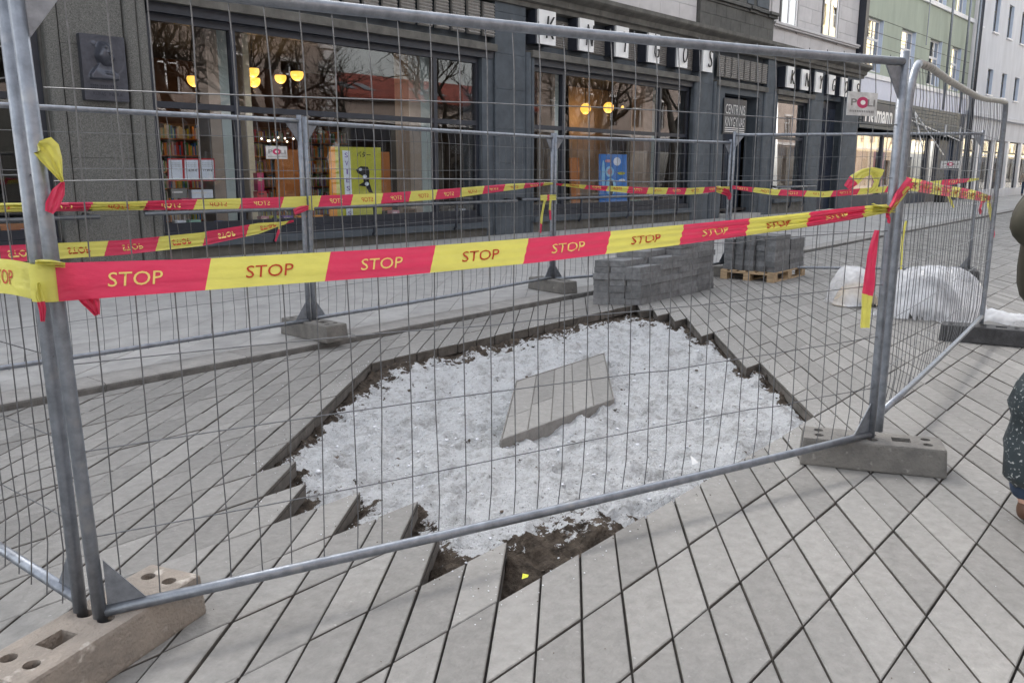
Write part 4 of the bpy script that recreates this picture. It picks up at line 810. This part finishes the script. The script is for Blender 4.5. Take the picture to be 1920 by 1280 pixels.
def ptext(txt, px, py, hpx, wpx, Y, m_, par, shear=0):
    x, z_ = fy(px, py, Y); dx = fy(px+wpx/2, py, Y)[0]-fy(px-wpx/2, py, Y)[0]; dz = fy(px, py-hpx/2, Y)[1]-fy(px, py+hpx/2, Y)[1]; walltext('lettering', txt, m_, x-dx/2, x+dx/2, z_, Y, par, dz, shear, bold=.01)
for k, ch in enumerate('SVIESTAS'): ptext(ch, 649.2+k*.95, 291+k*15.6, 9, 3 if ch == 'I' else 6, YD-.016, 'purple', yp)
ptext('バター', 682, 290, 11, 26, YD-.006, 'black', yp)
an = MB(); bl = [(668, 318), (676, 312), (690, 313), (693, 322), (692, 340), (697, 356), (700, 362), (692, 361), (686, 350), (672, 348), (682, 341), (680, 330), (670, 324)]; P = [fy(*p, YD-.006) for p in bl]; an.add([(x, YD-.006, z_) for x, z_ in P], [tuple(range(len(P)))]); an.build('printed_figure', 'black', yp)
for cx_, cy_, r in ((684, 331, 4), (688, 345, 4), (676, 318, 3)): P = [fy(cx_+r*math.cos(t), cy_+r*.9*math.sin(t), YD-.008) for t in np.linspace(0, 6.28, 10)[:-1]]; MB().add([(x, YD-.008, z_) for x, z_ in P], [tuple(range(9))]).build('printed_figure', 'price', yp)
bp_ = thing('poster_board', 'blue upright poster with white and pale shapes in the shop window', 'poster', (fy(1148, 385, YD)[0], YD, .6)); flat('board', [(1124, 398), (1176, 392), (1175, 290), (1124, 289)], YD, 'poster_blue', None, None, parent=bp_)
for a, b, rx, rz, m_ in ((1143, 322, 8, 10, 'poster_sky'), (1143, 322, 4.5, 6, 'pink'), (1157, 303, 7, 8, 'price'), (1140, 302, 6, 3, 'pink'), (1145, 350, 10, 16, 'poster_sky'), (1146, 352, 4, 15, 'navy'), (1165, 325, 7, 3, 'lime'), (1166, 338, 6, 2.5, 'price'), (1131, 330, 3, 30, 'poster_sky')):
    P = [fy(a+rx*math.cos(t), b+rz*math.sin(t), YD-.004-.001*rx/5) for t in np.linspace(0, 6.28, 15)[:-1]]; MB().add([(x, YD-.004-.0006*(12-rx), z_) for x, z_ in P], [tuple(range(14))]).build('printed_shape', m_, bp_)
for k, (x0, tx) in enumerate(((317, ''), (347, '18,99 €'), (376, '17,99 €'))):
    o = thing('price_sheet', ['white price sheet next to the window jamb', 'white price sheet between the two other price sheets', 'white price sheet next to the pale column'][k], 'sign', (fy(x0, 338, 14.3)[0], 14.3, .9), 'price sheets in the window'); flat('frame', [(x0-2, 339.5), (x0+28, 339.5), (x0+26, 297.5), (x0-3, 297)], 14.3, 'red', None, None, th=.01, parent=o); flat('sheet', [(x0, 338), (x0+26, 338), (x0+24, 300), (x0-1, 300)], 14.296, 'price', None, None, th=.003, parent=o)
    if tx: ptext(tx, x0+14, 320, 5, 17, 14.293, 'black', o)
    for q in range(3): ptext('lllllll', x0+12, 306+q*3, 1, 18, 14.293, 'grey', o)
rb = random.Random(5)
def bookbox(px, py, w, h, Y, m_, label, d=.18):
    x, z_ = fy(px, py, Y); x2 = fy(px+w, py, Y)[0]; zt = fy(px, py-h, Y)[1]; o = MB().prism([(x, Y), (x2, Y), (x2+.02, Y+d), (x+.02, Y+d)], z_, zt, .004).build('book', [m_], None); T(o, label, 'book', 'goods shown in the windows')
    MB().box(x+.02, x+(x2-x)*.7, Y-.003, Y+.001, z_+(zt-z_)*.55, z_+(zt-z_)*.72).build('cover_print', rb.choice(['sign_white', 'black', 'cream']), o)
for px, py, w, h, m_, lb in ((482, 386, 22, 12, 'red', 'red box at the bottom of the stack beside the pale column'), (483, 373, 18, 14, 'red', 'red box in the middle of the stack beside the pale column'), (484, 358, 12, 34, 'magenta', 'tall red box on top of the stack beside the pale column'), (508, 417, 18, 12, 'lime', 'yellow book with dark cover print on the low display'), (532, 416, 18, 11, 'purple', 'purple book on the low display'), (560, 416, 18, 11, 'orange', 'orange book on the low display'), (590, 415, 16, 11, 'orange', 'orange book next to the post on the low display'), (490, 418, 15, 12, 'pink', 'pink book on the low display'), (330, 428, 20, 14, 'price', 'white book with round picture on the low display'), (356, 427, 22, 14, 'mint', 'mint green book on the low display'), (388, 428, 14, 12, 'grey', 'grey book on the low display'), (409, 427, 15, 12, 'poster_blue', 'blue book on the low display'), (0, 452, 20, 15, 'price', 'pale book beyond the granite pillar'), (45, 446, 20, 16, 'pink', 'pink book beyond the granite pillar'), (864, 401, 14, 9, 'price', 'white card at the end of the yellow poster window'), (880, 402, 13, 6, 'poster_sky', 'pale blue card at the end of the yellow poster window'), (850, 402, 12, 10, 'grey', 'grey card at the end of the yellow poster window'), (735, 405, 14, 10, 'pink', 'pale print at the foot of the yellow poster'), (765, 404, 16, 12, 'umber', 'brown print beside the yellow poster'), (1005, 395, 14, 7, 'poster_sky', 'pale blue card at the left of the blue poster'), (1064, 389, 9, 5, 'sign_white', 'white round box before the blue poster'), (1184, 382, 18, 6, 'mint', 'mint card beside the blue poster'), (322, 372, 30, 18, 'grey', 'grey boxed set under the price sheets'), (360, 372, 40, 16, 'price', 'pale boxed set under the price sheets'), (340, 380, 44, 8, 'magenta', 'dark red boxed set under the price sheets')):
    bookbox(px, py, w, h, 14.42, m_, lb)
flat('backdrop_panel', [(520, 395), (572, 393), (568, 280), (515, 282)], 15.1, 'wood_orange', 'orange-brown wooden display panel beside the yellow poster', 'panel'); flat('backdrop_panel', [(716, 395), (735, 394), (730, 285), (712, 285)], 15.0, 'wood_orange', 'narrow wooden panel behind the yellow poster', 'panel'); flat('backdrop_panel', [(1072, 385), (1088, 384), (1086, 296), (1068, 296)], 14.6, 'wood_orange', 'wooden post panel left of the blue poster', 'panel'); flat('beige_backing', [(1070, 396), (1290, 380), (1290, 165), (1066, 140)], 17.5, 'beige_backing', 'added beige panel imitating the reflected wall in the blue poster window', 'curtain'); flat('beige_backing', [(1458, 372), (1512, 368), (1512, 190), (1460, 185)], 15.6, 'beige_backing', 'brownish backdrop in the narrow window beside the barred door', 'curtain')  # beige panel behind the blue poster is added to imitate the reflected wall
flat('backdrop_panel', [(10, 470), (80, 466), (70, 418), (0, 420)], 14.7, 'wood_orange', 'brown low panel beyond the granite pillar', 'panel')
for k in range(9): x, z_ = fy(492+k*8+rb.uniform(-3, 3), 262+rb.uniform(-4, 4), 17); T(MB().lathe([(.005, -.02), (.022, 0), (.005, .02)], (x, 17, z_), 8).build('string_light', 'spot'), 'tiny white bulb of the string of lights deep in the shop', 'light bulb', 'string of lights')

# ================================================================= GREEN BUILDING, WHITE BUILDING
gb = thing('green_building', 'pale green plastered house with a dark slatted shop front', 'building', (43, 14.5, GZ)); Yg = 13.95; gx0, gx1 = 35.62, 50.7
GWI = [(36.0, 37.95), (40.25, 42.05), (44.15, 45.9), (47.6, 49.1)]; GROWS = [(5.72, 7.85), (9.55, 11.6)]
def wall_with_openings(x0, x1, z0, z1, Y, th_, ops, m_, par, name='wall'):
    xs = sorted({x0, x1, *[o[0] for o in ops], *[o[1] for o in ops]}); zs = sorted({z0, z1, *[o[2] for o in ops], *[o[3] for o in ops]}); mb = MB()
    for a, b in zip(xs, xs[1:]):
        run = None
        for c, d_ in zip(zs, zs[1:]):
            hole = any(o[0] <= a and b <= o[1] and o[2] <= c and d_ <= o[3] for o in ops)
            if not hole: mb.box(a, b, Y, Y+th_, c, d_)
    return mb.build(name, m_, par)
def house_window(par, x0, x1, z0, z1, Y, reveal, fr='white_paint', tr=.62, sill=True, mul=.62):
    w = MB(); yb = Y+.20; f = .09
    w.box(x0, x0+f, yb-.05, yb, z0, z1); w.box(x1-f, x1, yb-.05, yb, z0, z1); w.box(x0+f, x1-f, yb-.05, yb, z0, z0+f); w.box(x0+f, x1-f, yb-.05, yb, z1-f, z1); xm = x0+(x1-x0)*mul; w.box(xm-.05, xm+.05, yb-.05, yb, z0+f, z1-f); zt = z0+(z1-z0)*tr; w.box(x0+f, xm-.05, yb-.05, yb, zt-.05, zt+.05); w.box(xm+.05, x1-f, yb-.05, yb, zt-.05, zt+.05)
    o = w.build('window', fr, par); MB().box(x0+f, x1-f, yb-.03, yb-.022, z0+f, z1-f).build('pane', 'glass_up', o)
    MB().box(x1-.001, x1+.02, Y-.01, yb, z0, z1).build('reveal', reveal, o)
    if sill: MB().prism([(x0-.08, Y-.1), (x1+.08, Y-.1), (x1+.08, Y+.1), (x0-.08, Y+.1)], z0-.08, z0-.005, .01).build('sill', 'white_paint', o)
ops = [(a, b, c, d_) for a, b in GWI for c, d_ in GROWS]
wall_with_openings(gx0, gx1, 5.45, 14, Yg, .3, ops, 'plaster_green', gb)
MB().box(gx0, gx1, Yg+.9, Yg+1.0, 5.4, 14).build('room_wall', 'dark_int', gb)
for a, b, c, d_ in ops: house_window(gb, a, b, c, d_, Yg, 'reveal_blue', sill=False)
MB().prism([(gx0, Yg-.1), (gx1, Yg-.1), (gx1, Yg+.1), (gx0, Yg+.1)], 9.3, 9.5, .02).build('string_course', 'white_paint', gb); MB().prism([(gx0, Yg-.12), (gx1, Yg-.12), (gx1, Yg+.1), (gx0, Yg+.1)], 5.42, 5.62, .02).build('string_course', 'white_paint', gb)
for z_ in (6.2, 6.75, 7.3, 7.85): MB().box(gx0, gx1, Yg-.004, Yg, z_-.012, z_+.012).build('plaster_groove', 'stone_cornice', gb)
MB().box(gx0, gx1, Yg-.06, Yg+.1, 4.62, 5.42).build('white_band', 'white_band', gb) if mat('white_band', (.62, .64, .74), .6, var=.04) else 0
for k in range(9): MB().prism([(gx0+.02, Yg-.2), (gx1-1.2, Yg-.2), (gx1-1.2, Yg-.1), (gx0+.02, Yg-.1)], 3.22+k*.155, 3.22+k*.155+.135, .01).build('fascia_slat', 'navy_slat', gb) if (k or mat('navy_slat', (.045, .06, .075), .5, var=.2, stretch=(.5, 6, 6))) else 0
MB().prism([(gx0+.02, Yg-.2), (gx1-1.2, Yg-.2), (gx1-1.2, Yg-.1), (gx0+.02, Yg-.1)], 3.22, 3.355, .01).build('fascia_slat', 'navy_slat', gb)
MB().box(gx0, gx1, Yg-.1, Yg+.2, 3.2, 4.62).build('fascia_backing', 'navy', gb); MB().box(gx0, gx1, Yg-.05, Yg+.2, GZ, .56).build('plinth', 'navy', gb)
MB().box(gx0+.3, 39.6, Yg-.23, Yg-.2, 3.6, 4.4).build('sign_board', 'navy', gb); walltext('lettering', 'Heimann', 'sign_white', 36.15, 39.3, 3.98, Yg-.235, gb, .72, bold=.03)
for a, b in ((gx0, 36.0), (38.9, 39.1), (42.2, 42.6), (45.1, 45.4), (46.9, 48.2), (49.4, gx1)): MB().box(a, b, Yg-.04, Yg+.2, .56, 3.2).build('shop_pier', 'navy', gb)
for a, b in ((36.0, 38.9), (39.1, 42.2), (42.6, 45.1)): wo = MB().box(a, b, Yg+.02, Yg+.06, 3.08, 3.2).build('shop_window', 'frame_dark', gb); MB().box(a, b, Yg+.03, Yg+.04, .56, 3.08).build('pane', 'glass', wo)
MB().box(gx0, 46.9, Yg+1.6, Yg+1.7, .3, 3.2).build('shop_back_wall', 'shop_room_glow', gb); MB().box(gx0, 46.9, Yg+.2, Yg+1.6, .3, .5).build('shop_floor', 'cream', gb); MB().box(gx0, 46.9, Yg+.2, Yg+1.7, 3.12, 3.2).build('shop_ceiling', 'shop_room_glow', gb)  # back wall and ceiling glow themselves in place of shop lamps
mb = MB(); [mb.box(37+.32*i, 37.22+.32*i, Yg+1.3, Yg+1.6, 1.2+.3*j, 1.36+.3*j) for i in range(4) for j in range(4)]; T(mb.build('shelf_goods', 'umber'), 'rows of small dark goods on the lit shop shelves', 'goods')
for x, w, h, m_ in ((36.4, .5, 2.2, 'sign_white'), (40.0, .8, 2.0, 'pink'), (41.2, .4, 1.6, 'umber'), (43, .6, 2.2, 'beige_backing'), (44.1, .5, 1.8, 'dark_int')): T(MB().prism([(x, Yg+.5), (x+w, Yg+.5), (x+w, Yg+.7), (x, Yg+.7)], .5, .5+h, .02).build('display_stand', m_), {'sign_white': 'white display stand by the slatted shop corner', 'pink': 'pink display stand in the slatted shop', 'umber': 'small brown display stand in the slatted shop', 'beige_backing': 'tan display stand in the slatted shop', 'dark_int': 'dark display stand in the slatted shop'}[m_], 'display stand')
dd = MB().box(48.2, 49.4, Yg+.1, Yg+.18, GZ, 3.2).build('door', 'navy_blue', gb) if mat('navy_blue', (.012, .035, .085), .5, var=.2) else 0
for a, m_ in ((46.2, .06), (49.0, .06)): MB().tube([(a, Yg-.25, 4.62), (a, Yg-.25, 14)], m_, 8).build('drain_pipe', 'galv', gb, True)
MB().tube([(43.2, Yg-.12, 7.4), (43.2, Yg-.12, 14)], .025, 6).build('cable', 'galv', gb)
aw = thing('awning_frame', 'thin white folding awning arms over the slatted shop front', 'awning frame', (44, 13.2, 3.0))
for p, q in (((42.1, 13.7, 4.3), (42.1, 13.2, 2.6)), ((42.1, 13.7, 4.3), (45.3, 13.2, 2.4)), ((40.5, 13.65, 4.0), (49.3, 13.65, 3.2)), ((46.6, 13.6, 3.9), (46.6, 13.6, 3.3)), ((49.1, 13.6, 3.9), (49.1, 13.6, 3.3))): MB().tube([p, q], .03, 6).build('arm', 'white_paint', aw)
plb = thing('planter', 'dark square planter with a small shrub beside the slatted shop door', 'planter', (45.8, 13.3, GZ)); MB().box(45.5, 46.1, 13.0, 13.5, GZ, .62).build('box', 'black', plb); mb = MB()
for k in range(160): c = np.array([45.8, 13.25, 1.0])+np.array([rb.gauss(0, .2), rb.gauss(0, .2), rb.gauss(0, .28)]); u = np.array([rb.gauss(0, 1) for _ in range(3)]); v_ = np.array([rb.gauss(0, 1) for _ in range(3)]); u *= .06/np.linalg.norm(u); v_ *= .04/np.linalg.norm(v_); mb.add([c, c+u, c+u+v_, c+v_], [(0, 1, 2, 3)])
mb.build('foliage', 'leaf_dark', plb) if mat('leaf_dark', (.06, .08, .03), .7, var=.4) else 0
wb = thing('white_building', 'pale grey plastered house with narrow dark windows beyond the green house', 'building', (62, 14.5, GZ)); wx0, wx1 = 50.72, 95.
WW = []; x = 51.4
while x < 92: WW.append((x, x+1.05)); x += 3.05
WR = [(5.95, 7.35), (9.35, 11.2), (12.6, 14)]; ops = [(a, b, c, d_) for a, b in WW for c, d_ in WR]
wall_with_openings(wx0, wx1, 4.85, 15, Yg, .3, ops, 'plaster_white', wb); MB().box(wx0, wx1, Yg+.9, Yg+1, 4.8, 15).build('room_wall', 'dark_int', wb)
for a, b, c, d_ in ops: house_window(wb, a, b, c, d_, Yg, 'reveal_blue', fr='stone_cornice', mul=.5)
MB().prism([(wx0, Yg-.25), (wx1, Yg-.25), (wx1, Yg+.1), (wx0, Yg+.1)], 4.62, 4.85, .03).build('string_course', 'plaster_white', wb)
MB().box(wx0, wx1, Yg-.02, Yg+.3, 3.45, 4.62).build('fascia', 'plaster_white', wb); MB().box(wx0, wx1, Yg-.02, Yg+.3, GZ, .55).build('plinth', 'plaster_white', wb); MB().box(wx0, wx1, Yg+1.1, Yg+1.2, .3, 3.45).build('room_wall', 'umber', wb)
x = wx0
while x < 92:
    MB().box(x, x+.4, Yg-.02, Yg+.3, .55, 3.45).build('shop_pier', 'white_paint', wb); f_ = MB(); f_.box(x+.4, x+.5, Yg+.1, Yg+.2, .55, 3.4); f_.box(x+3.0, x+3.1, Yg+.1, Yg+.2, .55, 3.4); f_.box(x+.5, x+3.0, Yg+.1, Yg+.2, 2.7, 2.8); f_.box(x+.5, x+3.0, Yg+.1, Yg+.2, 3.38, 3.45); wo = f_.build('shop_window', 'frame_dark', wb); MB().box(x+.5, x+3.0, Yg+.13, Yg+.14, .55, 3.38).build('pane', 'glass', wo)
    for k in range(6): MB().box(x+.55+.4*k, x+.85+.4*k, Yg+.5, Yg+.53, .6, 2.6).build('blind', 'grey', wo)
    x += 3.3
for k, xx in enumerate((50.55, 50.85, 51.1)): MB().tube([(xx, Yg-.3, .1), (xx, Yg-.3, 15)], (.07, .05, .07)[k], 8).build('drain_pipe', ('galv', 'frame_dark', 'frame_dark')[k], wb, True)
# ================================================================= ACROSS THE STREET (seen mirrored in the glass)
YO = -12.
def opp(name, x0, x1, h, m_, label, wins=True, roof=None):
    th = thing(name, label, 'building', ((x0+x1)/2, YO-5, 0)); ops = []
    if wins:
        x = x0+1.4
        while x < x1-2: ops += [(x, x+1.3, z_, z_+2.1) for z_ in (5.2, 9.2, 13.2, 17.2, 21.2) if z_+2.1 < h-.4]; x += 3.4
    wall_with_openings(x0, x1, 4.2, h, YO-.3, .3, ops, m_, th); k_ = x0
    while k_ < x1-.5:
        e_ = min(k_+3.6, x1); MB().box(k_, k_+.7, YO-.3, YO, 0, 4.2).build('shop_pier', 'stone_dark', th); sw = MB().box(k_+.7, e_, YO-.3, YO-.1, 3.3, 4.2).build('shop_front', 'frame_dark', th); MB().box(k_+.7, e_, YO-.26, YO-.2, 0, .5).build('stall_riser', 'stone_dark', sw); MB().box(k_+.7, e_, YO-.24, YO-.23, .5, 3.3).build('pane', 'glass_up', sw); k_ += 3.6
    MB().box(x0, x1, YO-1.4, YO-1.3, 0, h).build('room_wall', 'dark_int', th)
    for a, b, c, d_ in ops:
        w = MB(); w.box(a, a+.09, YO-.22, YO-.16, c, d_); w.box(b-.09, b, YO-.22, YO-.16, c, d_); w.box((a+b)/2-.04, (a+b)/2+.04, YO-.22, YO-.16, c, d_); w.box(a, b, YO-.22, YO-.16, c+1.4, c+1.48); o = w.build('window', 'white_paint', th); MB().prism([(a-.15, YO), (b+.15, YO), (b+.15, YO+.1), (a-.15, YO+.1)], d_, d_+.18).build('hood', 'plaster_light', o)
    for z_ in (4.4, h-.3): MB().box(x0, x1, YO, YO+.18, z_, z_+.25).build('string_course', 'plaster_light', th)
    return th
opp('pink_building', -14, 28.2, 14, 'pink_wall', 'pinkish plastered house across the street mirrored in the shop glass')
for k in range(18): MB().box(27.5-(.3 if k % 2 else 0), 28.25, YO, YO+.08, .4+k*.6, .9+k*.6).build('quoin', 'plaster_light', [o for o in COL.objects if o.name.startswith('pink_building')][0])
rbd = opp('red_roofed_building', 28.4, 45, 5.9, 'pink_wall', 'low house with a red tiled roof across the street mirrored in the glass')
MB().add([(28.3, YO+.4, 5.9), (45.1, YO+.4, 5.9), (45.1, YO-5, 7.7), (28.3, YO-5, 7.7), (28.3, YO+.4, 5.7), (45.1, YO+.4, 5.7), (45.1, YO-10, 5.8), (28.3, YO-10, 5.8)], [(0, 1, 2, 3), (0, 4, 5, 1), (3, 2, 6, 7), (0, 3, 7, 4), (1, 5, 6, 2)]).build('roof', 'red_roof', rbd)
for x in (29.4, 30.8, 35, 36.4, 40): MB().add([(x, YO-.6, 6.30), (x+.8, YO-.6, 6.30), (x+.8, YO-2.0, 6.77), (x, YO-2.0, 6.77)], [(0, 1, 2, 3)]).build('skylight', 'glass_up', rbd)
opp('beige_building', 45.2, 89, 14, 'pink_wall', 'long beige house across the street mirrored in the second window')
opp('cream_building', 89.2, 190, 27, 'cream_wall', 'sunlit cream house further along across the street mirrored in upper windows')
sgb = MB().box(24.6, 28.2, YO+.02, YO+.2, 3.35, 4.15).build('cafe_sign', 'black'); T(sgb, 'dark cafe sign board on the pink house across the street', 'sign'); walltext('lettering', '…VER CAFE', 'sign_white', 24.8, 28.0, 3.75, YO+.21, sgb, .4, ny=1)
def tree(x, y, h, seed, label):
    th = thing('bare_tree', label, 'tree', (x, y, 0), 'bare street trees across the street'); r = random.Random(seed); tr, br = MB(), MB()
    def grow(p, d, l, rad, dep):
        n = 3; pts = [p]; q = p.copy(); dd = d.copy()
        for k in range(n):
            dd = dd+np.array([r.gauss(0, .16), r.gauss(0, .16), r.gauss(.05, .1)]); dd /= np.linalg.norm(dd); q = q+dd*l/n; pts.append(q)
        (tr if dep < 1 else br).tube(pts, [rad*(1-.16*k) for k in range(n+1)], 7 if dep < 2 else 4, caps=False)
        if dep >= 7 or rad < .008: return
        for k in range(3 if dep < 5 else 2):
            a = np.array([r.gauss(0, 1), r.gauss(0, 1), r.gauss(.25, .5)]); a /= np.linalg.norm(a); nd = dd*.75+a*.72; nd /= np.linalg.norm(nd); grow(pts[-1] if k < 2 else pts[-2], nd, l*r.uniform(.62, .82), rad*r.uniform(.5, .68), dep+1)
    grow(np.array([x, y, -.1]), np.array([0, 0, 1.]), h*.27, h*.026, 0); tr.build('trunk', 'bark', th, True); br.build('crown', 'bark', th, True)
def mirror_x(px, Yt): x, z_ = fy(px, 200, F0); return x/F0*(2*F0-Yt)
for k, (px, Yt, h) in enumerate(((310, -5, 12), (372, -3, 14), (520, -4.5, 12), (610, -5, 9), (850, -5, 11), (1085, -4, 12), (1160, -3, 15), (1262, -3.5, 15))): tree(mirror_x(px, Yt), Yt, h, 11+k, 'bare dark tree across the street mirrored in the shop glass')

# ================================================================= PEOPLE
def skin(verts, edges, rad, mname, name, parent=None, sub=2):
    me = D.meshes.new(name); me.from_pydata([tuple(v) for v in verts], edges, []); o = D.objects.new(name, me); COL.objects.link(o); m = o.modifiers.new('s', 'SKIN'); m.use_smooth_shade = True
    for i, r in enumerate(rad): me.skin_vertices[0].data[i].radius = (r, r) if not hasattr(r, '__len__') else r
    me.skin_vertices[0].data[0].use_root = True; s = o.modifiers.new('u', 'SUBSURF'); s.levels = sub; s.render_levels = sub
    m2 = bake(o); m2.materials.clear(); m2.materials.append(MATS[mname]); return link(name, m2, parent)
def person(base, face, label, top, legs, shoe, hgt=1.78, bent=False):
    s = hgt/1.78; fx = np.array([math.cos(face), math.sin(face), 0]); sx = np.array([-math.sin(face), math.cos(face), 0]); B = np.array([base[0], base[1], base[2]])
    P = lambda f, l, z_: tuple(B+(fx*f+sx*l)*s+np.array([0, 0, z_*s])); th = thing('person', label, 'person', tuple(B))
    V = [P(0, 0, .98), P(0, 0, 1.15), P(0, 0, 1.36), P(0, 0, 1.47), P(.015, 0, 1.55), P(.03, 0, 1.63), P(.03, 0, 1.72)]; R_ = [.14*s, .13*s, .14*s, .08*s, .055*s, .085*s, .07*s]; Ed = [(0, 1), (1, 2), (2, 3), (3, 4), (4, 5), (5, 6)]
    for sd in (-1, 1):
        n = len(V); V += [P(0, .19*sd, 1.42), P(-.19 if bent else -.03, .24*sd, 1.22), P(.10, .21*sd, 1.08) if bent else P(.03, .27*sd, .90), P(.15, .17*sd, 1.08) if bent else P(.05, .27*sd, .82)]; R_ += [.06*s, .045*s, .032*s, .035*s]; Ed += [(3, n), (n, n+1), (n+1, n+2), (n+2, n+3)]
        for q, fl in enumerate((.085, .1, .095, .08)): V.append(tuple(np.array(V[n+3])+(fx*(fl if bent else .02)+np.array([0, 0, 0 if bent else -fl])+sx*(.02*(q-1.5)))*s)); R_.append(.0095*s); Ed.append((n+3, len(V)-1))
        V.append(tuple(np.array(V[n+3])+(fx*.05+np.array([0, 0, .02 if bent else -.04])-sx*sd*.03)*s)); R_.append(.011*s); Ed.append((n+3, len(V)-1))
        n = len(V); V += [P(0, .1*sd, .90), P(.02*sd, .105*sd, .5), P(-.02+.02*sd, .11*sd, .09), P(.13, .12*sd, .04)]; R_ += [.09*s, .058*s, .042*s, .04*s]; Ed += [(0, n), (n, n+1), (n+1, n+2), (n+2, n+3)]
    skin(V, Ed, R_, 'skin', 'body', th)
    V = [P(0, 0, .84), P(0, 0, 1.1), P(0, 0, 1.36), P(0, 0, 1.465)]; R_ = [.19*s, .18*s, .185*s, .10*s]; Ed = [(0, 1), (1, 2), (2, 3)]
    for sd in (-1, 1): n = len(V); V += [P(0, .19*sd, 1.42), P(-.17 if bent else -.03, .25*sd, 1.22), P(.08, .22*sd, 1.09) if bent else P(.03, .28*sd, .91)]; R_ += [.092*s, .085*s, .056*s]; Ed += [(2, n), (n, n+1), (n+1, n+2)]
    skin(V, Ed, R_, top, 'jacket', th)
    V = [P(0, 0, 1.08), P(0, 0, .92)]; R_ = [.15*s, .155*s]; Ed = [(0, 1)]
    for sd in (-1, 1): n = len(V); V += [P(0, .095*sd, .82), P(.02*sd, .105*sd, .5), P(-.02+.02*sd, .11*sd, .08)]; R_ += [.11*s, .08*s, .072*s]; Ed += [(1, n), (n, n+1), (n+1, n+2)]
    skin(V, Ed, R_, legs, 'trousers', th)
    for sd in (-1, 1): skin([P(-.05+.02*sd, .11*sd, .055), P(.05, .112*sd, .052), P(.17, .12*sd, .04)], [(0, 1), (1, 2)], [.052*s, .05*s, .042*s], shoe, 'shoe', th)
    hb = MB(); bm = bmesh.new(); bmesh.ops.create_uvsphere(bm, u_segments=16, v_segments=12, radius=1); c = np.array(P(.012, 0, 1.70))
    hb.add([tuple(c+(fx*v.co.x*.112+sx*v.co.y*.098)*s+np.array([0, 0, v.co.z*.105*s])-(fx*.03*max(0, -v.co.z))*s) for v in bm.verts], [tuple(v.index for v in f.verts) for f in bm.faces]); bm.free(); hb.build('hair', 'hair', th, True)
    for sd in (-1, 1): MB().lathe([(.003, -.009), (.010, 0), (.003, .009)], P(.112, .032*sd, 1.655), 8).build('eye', 'black', th, True)
    MB().tube([P(.108, 0, 1.66), P(.135, 0, 1.62), P(.11, 0, 1.61)], [.012*s, .017*s, .012*s], 6).build('nose', 'skin', th, True); MB().tube([P(.11, -.025, 1.575), P(.118, 0, 1.573), P(.11, .025, 1.575)], .006*s, 6).build('mouth', 'pink', th, True)
    return th
pb = gz(1936, 962); person((pb[0], pb[1], 0), math.radians(-78), 'person in dark olive jacket and blue jeans holding a speckled bag beside the fence', 'jacket', 'jeans', 'shoe', 1.88, True)
bx = gz(1928, 985); bag = thing('carrier_bag', 'dark grey carrier bag with white speckles held beside the jeans', 'bag', (bx[0], bx[1], .05)); vs = []; nn_ = 28
for r_, (z_, w, d_) in enumerate(((.06, .10, .07), (.10, .15, .10), (.25, .165, .115), (.36, .15, .10), (.42, .19, .10), (.5, .16, .08), (.58, .09, .05), (.66, .03, .025))):
    for a in range(nn_):
        t = 2*math.pi*a/nn_; k_ = 1+.09*math.sin(3*t+r_*1.3)+.05*math.sin(7*t+2*r_); vs.append((bx[0]+w*k_*math.cos(t)*.55+.0*r_, bx[1]+.75*w*k_*math.sin(t), z_+.12+.012*math.sin(5*t+r_)))
mb = MB(); mb.add(vs, [(r_*nn_+a, r_*nn_+(a+1) % nn_, (r_+1)*nn_+(a+1) % nn_, (r_+1)*nn_+a) for r_ in range(7) for a in range(nn_)]+[tuple(range(nn_))[::-1]]); mb.build('sack_body', 'bag', bag, True); MB().tube([(bx[0], bx[1]+.0, .74), (bx[0], bx[1], .80), (bx[0]+.04, bx[1]-.06, .9), (bx[0]+.08, bx[1]-.14, 1.08)], .008, 6).build('handle', 'bag', bag, True)
fp = gz(1898, 363, GZ); k_ = 44/np.linalg.norm(fp); fp = gz(1898, 363.5, GZ); person((fp[0]*.92, min(fp[1]*.92, 13.2), GZ), math.radians(200), 'small far person in a beige coat walking by the pale grey house', 'coat', 'jeans', 'black', 1.7)
